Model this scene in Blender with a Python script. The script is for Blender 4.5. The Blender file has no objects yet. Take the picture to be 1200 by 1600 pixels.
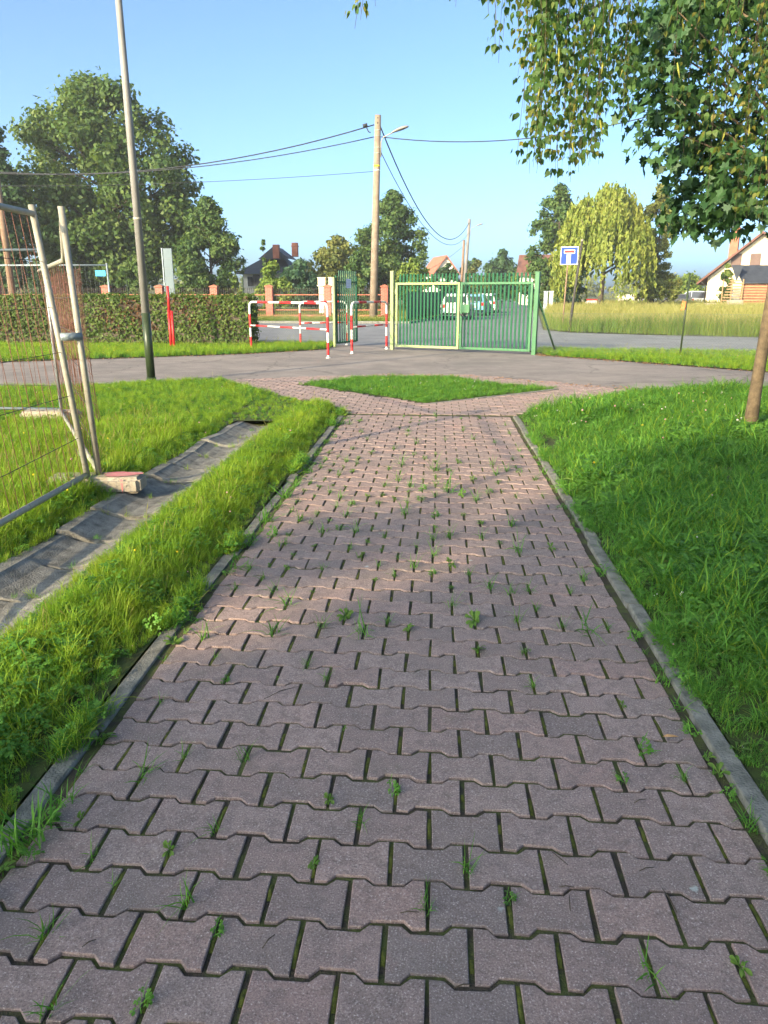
import bpy, bmesh, math, random
import numpy as np
from mathutils import Vector, Matrix
random.seed(7); rng = np.random.default_rng(11)
S = bpy.context.scene; COL = S.collection
R = math.radians

# ------------------------------------------------------------------ camera
F, H, Y0, VX = 1170.0, 1.55, 457.0, 686.0            # photo pixels (1200 x 1600), eye height in metres
PITCH = math.atan((800-Y0)/F)
YAW = math.atan((VX-600)/(F*math.cos(PITCH)+(800-Y0)*math.sin(PITCH)))
FW = np.array([-math.sin(YAW)*math.cos(PITCH), math.cos(YAW)*math.cos(PITCH), -math.sin(PITCH)])
RT = np.array([math.cos(YAW), math.sin(YAW), 0.0]); UP = np.cross(RT, FW)
cam = bpy.data.cameras.new('camera'); co = bpy.data.objects.new('camera', cam); COL.objects.link(co)
co.location = (0, 0, H); co.rotation_euler = (R(90)-PITCH, 0, YAW)
cam.sensor_fit = 'VERTICAL'; cam.sensor_height = 32.0; cam.lens = 32.0*F/1600.0
cam.clip_start = 0.05; cam.clip_end = 3000
S.camera = co
S.render.resolution_x = 768; S.render.resolution_y = 1024

# ------------------------------------------------------------------ sky, sun, exposure
SUN_EL, SUN_AZ = R(20), R(37)                        # light travels towards +X,+Y, AZ measured from +Y
sd = np.array([-math.sin(SUN_AZ)*math.cos(SUN_EL), -math.cos(SUN_AZ)*math.cos(SUN_EL), math.sin(SUN_EL)])  # towards the sun
W = bpy.data.worlds.new('World'); S.world = W; W.use_nodes = True
nt = W.node_tree; bgn = nt.nodes['Background']
sky = nt.nodes.new('ShaderNodeTexSky'); sky.sky_type = 'NISHITA'; sky.sun_disc = False
sky.sun_elevation = SUN_EL; sky.sun_rotation = math.atan2(sd[0], sd[1])
sky.altitude = 0; sky.air_density = 0.35; sky.dust_density = 2.8; sky.ozone_density = 6.0
tn = nt.nodes.new('ShaderNodeVectorMath'); tn.operation = 'MULTIPLY'; tn.inputs[1].default_value = (1.10, 1.0, 0.70)   # white balance of the camera
nt.links.new(sky.outputs['Color'], tn.inputs[0])
nt.links.new(tn.outputs[0], bgn.inputs['Color']); bgn.inputs['Strength'].default_value = 0.145
sl = bpy.data.lights.new('sun', 'SUN'); sl.energy = 2.1; sl.angle = R(0.9); sl.color = (1.0, 0.80, 0.50)
so = bpy.data.objects.new('sun', sl); COL.objects.link(so)
so.rotation_euler = Vector((sd[0], sd[1], sd[2])).to_track_quat('Z', 'Y').to_euler(); so.location = (-20, -30, 30)
S.view_settings.view_transform = 'Standard'; S.view_settings.look = 'None'
S.view_settings.gamma = 1.0; S.view_settings.exposure = 2.36; S.view_settings.use_curve_mapping = False

# ------------------------------------------------------------------ pixel helpers (photo pixels -> directions)
def ray(x, y): return FW*F + RT*(x-600) - UP*(y-800)
def G(x, y, z=0.0):
    d = ray(x, y); t = (z-H)/d[2]; return (d[0]*t, d[1]*t)
def P(x, y, Y):
    d = ray(x, y); t = Y/d[1]; return (d[0]*t, Y, H+d[2]*t)
def XX(x, Y): return P(x, 457, Y)[0]
def ZZ(x, y, Y): return P(x, y, Y)[2]
def proj(p):
    v = np.asarray(p, float) - np.array([0, 0, H]); z = v @ FW
    return 600+F*(v @ RT)/z, 800-F*(v @ UP)/z, z

# ------------------------------------------------------------------ materials
MATS = {}
def new_mat(name):
    m = bpy.data.materials.new(name); m.use_nodes = True; MATS[name] = m
    return m, m.node_tree, m.node_tree.nodes['Principled BSDF']
def N(t, kind, **kw):
    n = t.nodes.new(kind)
    for k, v in kw.items():
        if k in n.inputs: n.inputs[k].default_value = v
        else: setattr(n, k, v)
    return n
def ramp(t, fac, stops):
    r = t.nodes.new('ShaderNodeValToRGB'); e = r.color_ramp.elements
    while len(e) < len(stops): e.new(0.5)
    for i, (p, c) in enumerate(stops):
        e[i].position = p; e[i].color = (*c, 1) if len(c) == 3 else c
    t.links.new(fac, r.inputs['Fac']); return r.outputs['Color']
def mixc(t, fac, a, b, mode='MIX'):
    n = t.nodes.new('ShaderNodeMix'); n.data_type = 'RGBA'; n.blend_type = mode
    for s, v in ((n.inputs[0], fac), (n.inputs[6], a), (n.inputs[7], b)):
        if hasattr(v, 'is_output') or isinstance(v, bpy.types.NodeSocket): t.links.new(v, s)
        elif isinstance(v, (tuple, list)): s.default_value = (*v, 1)[:4]
        else: s.default_value = v
    return n.outputs[2]
def surf(name, c1, c2, scale=4.0, rough=0.8, bump=0.0, bscale=None, metallic=0.0, detail=6, lo=0.35, hi=0.65, spec=0.3):
    """two-tone noisy surface in world space"""
    m, t, b = new_mat(name)
    g = N(t, 'ShaderNodeNewGeometry')
    n = N(t, 'ShaderNodeTexNoise', Scale=scale, Detail=detail, Roughness=0.65); t.links.new(g.outputs['Position'], n.inputs['Vector'])
    t.links.new(ramp(t, n.outputs['Fac'], [(lo, c1), (hi, c2)]), b.inputs['Base Color'])
    b.inputs['Roughness'].default_value = rough; b.inputs['Metallic'].default_value = metallic
    b.inputs['Specular IOR Level'].default_value = spec
    if bump:
        n2 = N(t, 'ShaderNodeTexNoise', Scale=bscale or scale*6, Detail=5); t.links.new(g.outputs['Position'], n2.inputs['Vector'])
        bp = N(t, 'ShaderNodeBump', Strength=bump, Distance=0.01); t.links.new(n2.outputs['Fac'], bp.inputs['Height'])
        t.links.new(bp.outputs['Normal'], b.inputs['Normal'])
    return m
def leafmat(name, cols, transl=0.45, rough=0.55, scale=0.5, gloss=0.25, island=True, tipcol=None):
    m, t, b = new_mat(name); out = t.nodes['Material Output']
    g = N(t, 'ShaderNodeNewGeometry')
    n = N(t, 'ShaderNodeTexNoise', Scale=scale, Detail=3); t.links.new(g.outputs['Position'], n.inputs['Vector'])
    oi = N(t, 'ShaderNodeObjectInfo')
    a = N(t, 'ShaderNodeMath', operation='MULTIPLY'); a.inputs[1].default_value = 0.55
    t.links.new(g.outputs['Random Per Island'] if island else oi.outputs['Random'], a.inputs[0])
    s = N(t, 'ShaderNodeMath', operation='MULTIPLY_ADD'); s.inputs[1].default_value = 0.9; t.links.new(n.outputs['Fac'], s.inputs[0]); t.links.new(a.outputs[0], s.inputs[2])
    k = len(cols)
    c = ramp(t, s.outputs[0], [(0.3+0.75*i/(k-1), cc) for i, cc in enumerate(cols)])
    if tipcol:
        at = N(t, 'ShaderNodeAttribute', attribute_name='tip')
        c = mixc(t, at.outputs['Fac'], c, tipcol)
    t.links.new(c, b.inputs['Base Color']); b.inputs['Roughness'].default_value = rough
    b.inputs['Specular IOR Level'].default_value = gloss
    tr = N(t, 'ShaderNodeBsdfTranslucent'); t.links.new(mixc(t, 1.0, c, (1.0, 1.0, 0.45), 'MULTIPLY'), tr.inputs['Color'])
    mx = N(t, 'ShaderNodeMixShader'); mx.inputs[0].default_value = transl
    t.links.new(b.outputs[0], mx.inputs[1]); t.links.new(tr.outputs[0], mx.inputs[2]); t.links.new(mx.outputs[0], out.inputs['Surface'])
    return m

def paver_mat():
    m, t, b = new_mat('paver'); g = N(t, 'ShaderNodeNewGeometry'); oi = N(t, 'ShaderNodeObjectInfo'); pos = g.outputs['Position']
    big = N(t, 'ShaderNodeTexNoise', Scale=1.3, Detail=5, Roughness=0.6); t.links.new(pos, big.inputs['Vector'])
    mid = N(t, 'ShaderNodeTexNoise', Scale=22, Detail=6, Roughness=0.7); t.links.new(pos, mid.inputs['Vector'])
    fine = N(t, 'ShaderNodeTexNoise', Scale=190, Detail=5, Roughness=0.8); t.links.new(pos, fine.inputs['Vector'])
    ri = N(t, 'ShaderNodeMath', operation='ADD'); t.links.new(oi.outputs['Random'], ri.inputs[0]); t.links.new(g.outputs['Random Per Island'], ri.inputs[1])
    fr = N(t, 'ShaderNodeMath', operation='FRACT'); t.links.new(ri.outputs[0], fr.inputs[0])
    base = ramp(t, fr.outputs[0], [(0.0, (0.235, 0.180, 0.165)), (0.3, (0.31, 0.215, 0.19)), (0.6, (0.35, 0.255, 0.228)), (0.85, (0.36, 0.232, 0.200)), (1.0, (0.38, 0.275, 0.246))])
    c = mixc(t, ramp(t, big.outputs['Fac'], [(0.35, (0, 0, 0)), (0.7, (0.6, 0.6, 0.6))]), base, (0.27, 0.215, 0.195))
    c = mixc(t, ramp(t, mid.outputs['Fac'], [(0.40, (0.65, 0.65, 0.65)), (0.55, (0, 0, 0))]), c, (0.185, 0.140, 0.128))
    st = N(t, 'ShaderNodeTexNoise', Scale=5.5, Detail=6, Roughness=0.75); t.links.new(pos, st.inputs['Vector'])
    c = mixc(t, ramp(t, st.outputs['Fac'], [(0.54, (0, 0, 0)), (0.68, (0.55, 0.55, 0.55))]), c, (0.15, 0.125, 0.112))
    c = mixc(t, ramp(t, st.outputs['Fac'], [(0.30, (0.5, 0.5, 0.5)), (0.43, (0, 0, 0))]), c, (0.45, 0.29, 0.25))
    # sandy aggregate: dark pits and pale grains
    c = mixc(t, ramp(t, fine.outputs['Fac'], [(0.36, (0.8, 0.8, 0.8)), (0.48, (0, 0, 0))]), c, (0.10, 0.075, 0.068))
    c = mixc(t, ramp(t, fine.outputs['Fac'], [(0.565, (0, 0, 0)), (0.66, (0.9, 0.9, 0.9))]), c, (0.70, 0.60, 0.55))
    # lichen / droppings: rare pale blots of their own shape
    wob = N(t, 'ShaderNodeTexNoise', Scale=60, Detail=2); t.links.new(pos, wob.inputs['Vector'])
    wv = N(t, 'ShaderNodeVectorMath', operation='MULTIPLY_ADD'); wv.inputs[1].default_value = (0.03, 0.03, 0.0)
    t.links.new(wob.outputs['Color'], wv.inputs[0]); t.links.new(pos, wv.inputs[2])
    vo = N(t, 'ShaderNodeTexVoronoi', Scale=3.6); vo.inputs['Randomness'].default_value = 1; t.links.new(wv.outputs[0], vo.inputs['Vector'])
    sep = N(t, 'ShaderNodeSeparateColor'); t.links.new(vo.outputs['Color'], sep.inputs[0])
    gt = N(t, 'ShaderNodeMath', operation='GREATER_THAN'); gt.inputs[1].default_value = 0.62; t.links.new(sep.outputs[0], gt.inputs[0])
    sp = ramp(t, vo.outputs['Distance'], [(0.028, (0.75, 0.75, 0.75)), (0.05, (0, 0, 0))])
    sm = N(t, 'ShaderNodeMath', operation='MULTIPLY'); t.links.new(sp, sm.inputs[0]); t.links.new(gt.outputs[0], sm.inputs[1])
    c = mixc(t, sm.outputs[0], c, (0.42, 0.45, 0.42))
    # thin film of green algae in blots
    al = N(t, 'ShaderNodeTexNoise', Scale=3.1, Detail=7, Roughness=0.7); t.links.new(pos, al.inputs['Vector'])
    c = mixc(t, ramp(t, al.outputs['Fac'], [(0.60, (0, 0, 0)), (0.76, (0.35, 0.35, 0.35))]), c, (0.11, 0.12, 0.06))
    t.links.new(c, b.inputs['Base Color']); b.inputs['Roughness'].default_value = 0.9; b.inputs['Specular IOR Level'].default_value = 0.25
    bp = N(t, 'ShaderNodeBump', Strength=0.75, Distance=0.004); t.links.new(fine.outputs['Fac'], bp.inputs['Height'])
    bp2 = N(t, 'ShaderNodeBump', Strength=0.5, Distance=0.008); t.links.new(mid.outputs['Fac'], bp2.inputs['Height'])
    t.links.new(bp.outputs['Normal'], bp2.inputs['Normal']); t.links.new(bp2.outputs['Normal'], b.inputs['Normal'])
    return m
PAVER = paver_mat()
BED = surf('joint_soil', (0.060, 0.048, 0.036), (0.085, 0.10, 0.030), 9, 1.0, 0.8, 160, lo=0.42, hi=0.6)
KERBM = surf('edging_concrete', (0.085, 0.086, 0.072), (0.26, 0.25, 0.22), 13, 0.95, 0.9, 110, lo=0.3, hi=0.7, detail=10)
CHANM = surf('channel_concrete', (0.075, 0.073, 0.066), (0.28, 0.27, 0.245), 11, 0.95, 1.0, 90, lo=0.28, hi=0.72, detail=10)
def asphalt(name, c1, c2, dark, light):
    m = surf(name, c1, c2, 1.4, 0.95, 0.5, 220, detail=10); t = m.node_tree; b = t.nodes['Principled BSDF']; g = N(t, 'ShaderNodeNewGeometry'); pos = g.outputs['Position']
    c = b.inputs['Base Color'].links[0].from_socket
    n = N(t, 'ShaderNodeTexNoise', Scale=0.45, Detail=8, Roughness=0.7); t.links.new(pos, n.inputs['Vector'])
    c = mixc(t, ramp(t, n.outputs['Fac'], [(0.5, (0, 0, 0)), (0.66, (0.6, 0.6, 0.6))]), c, dark); c = mixc(t, ramp(t, n.outputs['Fac'], [(0.33, (0.55, 0.55, 0.55)), (0.47, (0, 0, 0))]), c, light)
    wv = N(t, 'ShaderNodeTexNoise', Scale=1.5, Detail=5); t.links.new(pos, wv.inputs['Vector'])
    ad = N(t, 'ShaderNodeVectorMath', operation='MULTIPLY_ADD'); ad.inputs[1].default_value = (.9, .9, 0); t.links.new(wv.outputs['Color'], ad.inputs[0]); t.links.new(pos, ad.inputs[2])
    v = N(t, 'ShaderNodeTexVoronoi', Scale=0.33, feature='DISTANCE_TO_EDGE'); t.links.new(ad.outputs[0], v.inputs['Vector'])
    c = mixc(t, ramp(t, v.outputs['Distance'], [(0.002, (0.5, 0.5, 0.5)), (0.009, (0, 0, 0))]), c, (0.05, 0.046, 0.04))
    f = N(t, 'ShaderNodeTexNoise', Scale=120, Detail=3); t.links.new(pos, f.inputs['Vector'])
    c = mixc(t, ramp(t, f.outputs['Fac'], [(0.58, (0, 0, 0)), (0.7, (0.6, 0.6, 0.6))]), c, (0.40, 0.36, 0.33)); t.links.new(c, b.inputs['Base Color']); return m
ASPH = asphalt('drive_asphalt', (0.165, 0.142, 0.132), (0.235, 0.203, 0.188), (0.12, 0.11, 0.105), (0.28, 0.24, 0.215))
ROAD = asphalt('road_asphalt', (0.145, 0.15, 0.165), (0.195, 0.20, 0.215), (0.115, 0.12, 0.13), (0.23, 0.225, 0.22))
SOIL = surf('lawn_soil', (0.035, 0.042, 0.014), (0.06, 0.085, 0.02), 6, 1.0, 0.5, 60)
GROUND = surf('ground_turf', (0.075, 0.095, 0.022), (0.13, 0.14, 0.04), 0.25, 1.0, 0.4, 30, detail=10)
MOSS = surf('moss', (0.05, 0.06, 0.012), (0.12, 0.13, 0.02), 40, 1.0, 0.5, 250)
GALV = surf('galvanised_steel', (0.25, 0.235, 0.19), (0.34, 0.315, 0.26), 9, 0.5, 0.1, 80, metallic=0.1)
GALVB = surf('blue_grey_tube', (0.18, 0.22, 0.24), (0.26, 0.30, 0.31), 9, 0.5, 0.1, 80, metallic=0.3)
RUSTW = surf('rusty_wire', (0.13, 0.055, 0.04), (0.20, 0.09, 0.06), 20, 0.8)
DARKW = surf('dark_wire', (0.03, 0.03, 0.033), (0.05, 0.05, 0.052), 20, 0.7)
ORNET = surf('orange_netting', (0.10, 0.05, 0.038), (0.15, 0.07, 0.05), 12, 0.8)
BLOCKM = surf('pale_concrete', (0.24, 0.21, 0.165), (0.36, 0.315, 0.25), 9, 0.95, 0.6, 120)
PINK = surf('pink_spray', (0.50, 0.13, 0.15), (0.42, 0.22, 0.20), 18, 0.9, 0.4, 120)
LAMPG = surf('lamp_pole_grey', (0.17, 0.16, 0.15), (0.22, 0.21, 0.195), 3, 0.55, 0.05, 60)
LAMPD = surf('lamp_pole_green', (0.022, 0.034, 0.016), (0.035, 0.05, 0.022), 3, 0.35)
REDP = surf('red_paint', (0.42, 0.012, 0.016), (0.50, 0.02, 0.022), 6, 0.42)
WHITEP = surf('white_paint', (0.52, 0.51, 0.48), (0.66, 0.65, 0.62), 9, 0.45)
GREEN1 = surf('gate_green', (0.010, 0.075, 0.035), (0.016, 0.10, 0.048), 5, 0.4)
GREEN2 = surf('gate_slat_green', (0.006, 0.065, 0.028), (0.010, 0.085, 0.038), 5, 0.6, spec=.15)
GREENSUN = surf('sunlit_gate_green', (0.19, 0.25, 0.10), (0.27, 0.31, 0.13), 4, 0.5)  # green gate paint with the sun's warm light put into its colour
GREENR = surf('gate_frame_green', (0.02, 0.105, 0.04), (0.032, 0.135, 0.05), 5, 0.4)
CPOLE = surf('pole_concrete', (0.18, 0.138, 0.10), (0.25, 0.195, 0.145), 3, 0.95, 0.4, 60)
WPOLE = surf('pole_wood', (0.17, 0.11, 0.07), (0.24, 0.16, 0.105), 5, 0.95, 0.4, 40)
DPOLE = surf('dark_pole', (0.03, 0.028, 0.026), (0.06, 0.055, 0.05), 8, 0.8)
BARKB = surf('maple_bark', (0.075, 0.055, 0.034), (0.15, 0.11, 0.065), 14, 0.95, 0.7, 70)
BARK = surf('bark', (0.05, 0.04, 0.03), (0.10, 0.08, 0.06), 8, 0.95, 0.6, 40)
TWIG = surf('twig', (0.05, 0.038, 0.026), (0.085, 0.065, 0.045), 40, 0.9)
TERRA = surf('terracotta', (0.30, 0.10, 0.06), (0.40, 0.15, 0.09), 2, 0.8, 0.3, 30)
SLATE = surf('slate_roof', (0.030, 0.034, 0.045), (0.05, 0.055, 0.068), 2, 0.6)
BROWNR = surf('brown_roof', (0.12, 0.055, 0.04), (0.17, 0.08, 0.06), 2, 0.8)
CREAM = surf('cream_render', (0.62, 0.53, 0.36), (0.70, 0.60, 0.42), 1.0, 0.9)
CREAM2 = surf('pale_render', (0.60, 0.56, 0.48), (0.68, 0.63, 0.54), 1.0, 0.9)
DGLASS = surf('dark_glass', (0.02, 0.022, 0.028), (0.03, 0.033, 0.04), 2, 0.12, spec=0.6)
SHUT = surf('brown_shutter', (0.10, 0.06, 0.05), (0.13, 0.08, 0.065), 2, 0.6)
LATT = surf('lattice_wood', (0.30, 0.19, 0.09), (0.40, 0.26, 0.13), 3, 0.85)
TYRE = surf('tyre_rubber', (0.012, 0.012, 0.012), (0.02, 0.02, 0.02), 9, 0.85)
RIM = surf('rim_alloy', (0.35, 0.35, 0.36), (0.45, 0.45, 0.46), 9, 0.35, metallic=0.7)
CARW = surf('car_white', (0.70, 0.69, 0.67), (0.74, 0.73, 0.71), 1, 0.22, spec=0.5)
CARB = surf('car_blue', (0.13, 0.25, 0.40), (0.15, 0.28, 0.44), 1, 0.25, spec=0.5)
CARS = surf('car_silver', (0.40, 0.42, 0.44), (0.45, 0.47, 0.49), 1, 0.28, metallic=0.5, spec=0.5)
CARD = surf('car_grey', (0.07, 0.075, 0.085), (0.09, 0.095, 0.105), 1, 0.25, spec=0.5)
LRED = surf('lamp_red', (0.45, 0.015, 0.015), (0.5, 0.02, 0.02), 5, 0.2, spec=0.5)
LCLR = surf('lamp_clear', (0.6, 0.62, 0.64), (0.7, 0.72, 0.74), 5, 0.1, spec=0.6)
SBLUE = surf('sign_blue', (0.004, 0.035, 0.23), (0.006, 0.045, 0.27), 3, 0.35)
PAPER = surf('notice_paper', (0.62, 0.66, 0.76), (0.70, 0.73, 0.80), 8, 0.8)
INK = surf('notice_ink', (0.12, 0.13, 0.16), (0.16, 0.17, 0.20), 8, 0.8)
SKYB = surf('blue_plate', (0.02, 0.26, 0.56), (0.03, 0.30, 0.62), 8, 0.5)
PANELG = surf('pale_board', (0.10, 0.14, 0.155), (0.13, 0.17, 0.185), 1.2, 0.6)
SCREEN = surf('green_windbreak', (0.055, 0.085, 0.055), (0.085, 0.12, 0.075), 2, 0.95)
ORTAG = surf('orange_tag', (0.60, 0.12, 0.03), (0.68, 0.16, 0.04), 8, 0.7)
IRON = surf('wrought_iron', (0.045, 0.030, 0.025), (0.07, 0.05, 0.04), 8, 0.7)
WIREM = surf('fence_wire', (0.10, 0.13, 0.11), (0.16, 0.19, 0.16), 8, 0.6)
CABLE = surf('cable', (0.02, 0.022, 0.026), (0.03, 0.032, 0.036), 8, 0.7)
def brick_mat():
    m, t, b = new_mat('red_brick'); g = N(t, 'ShaderNodeNewGeometry')
    tc = N(t, 'ShaderNodeTexCoord'); mp = N(t, 'ShaderNodeMapping'); mp.inputs['Rotation'].default_value = (R(90), 0, 0)
    t.links.new(tc.outputs['Object'], mp.inputs['Vector'])
    br = N(t, 'ShaderNodeTexBrick', Scale=1.0); br.inputs['Brick Width'].default_value = 0.25; br.inputs['Row Height'].default_value = 0.075
    br.inputs['Mortar Size'].default_value = 0.008; br.inputs['Color1'].default_value = (0.40, 0.09, 0.055, 1); br.inputs['Color2'].default_value = (0.30, 0.07, 0.045, 1)
    br.inputs['Mortar'].default_value = (0.36, 0.22, 0.17, 1); t.links.new(mp.outputs[0], br.inputs['Vector'])
    t.links.new(br.outputs['Color'], b.inputs['Base Color']); b.inputs['Roughness'].default_value = 0.9
    return m
BRICK = brick_mat()
def wear(m, rust=(0.13, 0.06, 0.035), amt=.8, scale=14, lo=.60, hi=.66, fade=None):
    t = m.node_tree; b = t.nodes['Principled BSDF']; c = b.inputs['Base Color'].links[0].from_socket; g = N(t, 'ShaderNodeNewGeometry')
    n1 = N(t, 'ShaderNodeTexNoise', Scale=2.2, Detail=6, Roughness=.7); t.links.new(g.outputs['Position'], n1.inputs['Vector'])
    if fade: c = mixc(t, ramp(t, n1.outputs['Fac'], [(.45, (0, 0, 0)), (.7, (.55, .55, .55))]), c, fade)
    n = N(t, 'ShaderNodeTexNoise', Scale=scale, Detail=8, Roughness=.75); t.links.new(g.outputs['Position'], n.inputs['Vector'])
    c = mixc(t, ramp(t, n.outputs['Fac'], [(lo, (0, 0, 0)), (hi, (amt,)*3)]), c, rust); t.links.new(c, b.inputs['Base Color'])
wear(REDP, (0.20, 0.05, 0.03), fade=(0.42, 0.05, 0.045)); wear(WHITEP, (0.24, 0.17, 0.11), .7, fade=(0.42, 0.40, 0.35)); wear(GREEN2, (0.05, 0.04, 0.025)); wear(GREENR, (0.10, 0.08, 0.04), fade=(0.05, 0.13, 0.05)); wear(GREENSUN, (0.05, 0.13, 0.06), fade=(0.32, 0.32, 0.16)); wear(GALV, (0.14, 0.09, 0.055), .7); wear(GALVB, (0.13, 0.09, 0.06), .6); wear(LAMPG, (0.10, 0.085, 0.07), .5, 6); wear(LAMPD, (0.05, 0.045, 0.03), .6)
# foliage
L_WALNUT = leafmat('leaf_walnut', [(0.050, 0.105, 0.030), (0.085, 0.150, 0.038), (0.140, 0.195, 0.050)], scale=0.35)
L_DARK = leafmat('leaf_dark', [(0.030, 0.075, 0.032), (0.052, 0.112, 0.040), (0.085, 0.150, 0.050)], scale=0.5)
L_OAK = leafmat('leaf_oak', [(0.043, 0.096, 0.031), (0.074, 0.139, 0.037), (0.132, 0.194, 0.050)], scale=0.5)
L_OLIVE = leafmat('leaf_olive', [(0.093, 0.132, 0.039), (0.163, 0.194, 0.054), (0.256, 0.256, 0.078)], scale=0.6)
L_BLUEG = leafmat('leaf_bluegreen', [(0.039, 0.101, 0.059), (0.059, 0.132, 0.070), (0.085, 0.163, 0.078)], scale=0.6)
L_BRIGHT = leafmat('leaf_bright', [(0.101, 0.178, 0.034), (0.163, 0.248, 0.043), (0.240, 0.295, 0.056)], scale=0.6)
L_WILLOW = leafmat('leaf_willow', [(0.14, 0.20, 0.03), (0.22, 0.27, 0.045), (0.30, 0.32, 0.065)], scale=0.6)
L_FBIRCH = leafmat('leaf_far_birch', [(0.10, 0.14, 0.035), (0.16, 0.19, 0.045), (0.24, 0.23, 0.06)], scale=0.6)
L_HEDGE = leafmat('leaf_hedge', [(0.045, 0.090, 0.020), (0.085, 0.140, 0.028), (0.135, 0.180, 0.040)], scale=1.6)
L_HEDGEB = leafmat('leaf_hedge_brown', [(0.06, 0.05, 0.018), (0.12, 0.065, 0.03), (0.17, 0.085, 0.045)], scale=2.0)
L_BIRCH = leafmat('leaf_birch', [(0.032, 0.092, 0.025), (0.060, 0.136, 0.032), (0.098, 0.178, 0.039), (0.230, 0.213, 0.039)], scale=1.1, gloss=0.35, transl=.5)
L_MAPLE = leafmat('leaf_maple', [(0.016, 0.051, 0.016), (0.027, 0.076, 0.022), (0.049, 0.108, 0.030)], scale=1.2, gloss=0.4, transl=0.3)
CATK = surf('catkin', (0.20, 0.21, 0.035), (0.29, 0.29, 0.06), 20, 0.8)
GR_LAWN = leafmat('grass_lawn', [(0.053, 0.165, 0.024), (0.099, 0.264, 0.035), (0.182, 0.374, 0.055)], scale=2.2, island=True, transl=0.5, tipcol=None)
GR_TALL = leafmat('grass_verge', [(0.14, 0.285, 0.022), (0.23, 0.375, 0.028), (0.33, 0.41, 0.038)], scale=2.2, island=True, transl=0.5)
GR_STRAW = leafmat('grass_straw', [(0.22, 0.23, 0.06), (0.30, 0.29, 0.09), (0.38, 0.34, 0.13)], scale=1.0, transl=0.4)
GR_FIELD = leafmat('grass_field', [(0.085, 0.185, 0.022), (0.15, 0.25, 0.030), (0.23, 0.28, 0.045)], scale=0.25, transl=0.45)
CLOV = leafmat('clover_leaf', [(0.060, 0.170, 0.026), (0.105, 0.260, 0.036), (0.160, 0.335, 0.05)], scale=2, transl=0.4)
BROADL = leafmat('broad_leaf', [(0.09, 0.18, 0.03), (0.13, 0.23, 0.042), (0.17, 0.27, 0.055)], scale=2, transl=0.4)
PETALW = surf('petal_white', (0.62, 0.55, 0.50), (0.70, 0.66, 0.62), 30, 0.8)
PETALP = surf('petal_pink', (0.50, 0.24, 0.27), (0.60, 0.36, 0.36), 30, 0.8)
PETALY = surf('petal_yellow', (0.68, 0.48, 0.02), (0.75, 0.56, 0.03), 30, 0.8)
DRYL = surf('dry_leaf', (0.42, 0.22, 0.09), (0.52, 0.30, 0.13), 30, 0.8)

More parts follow.
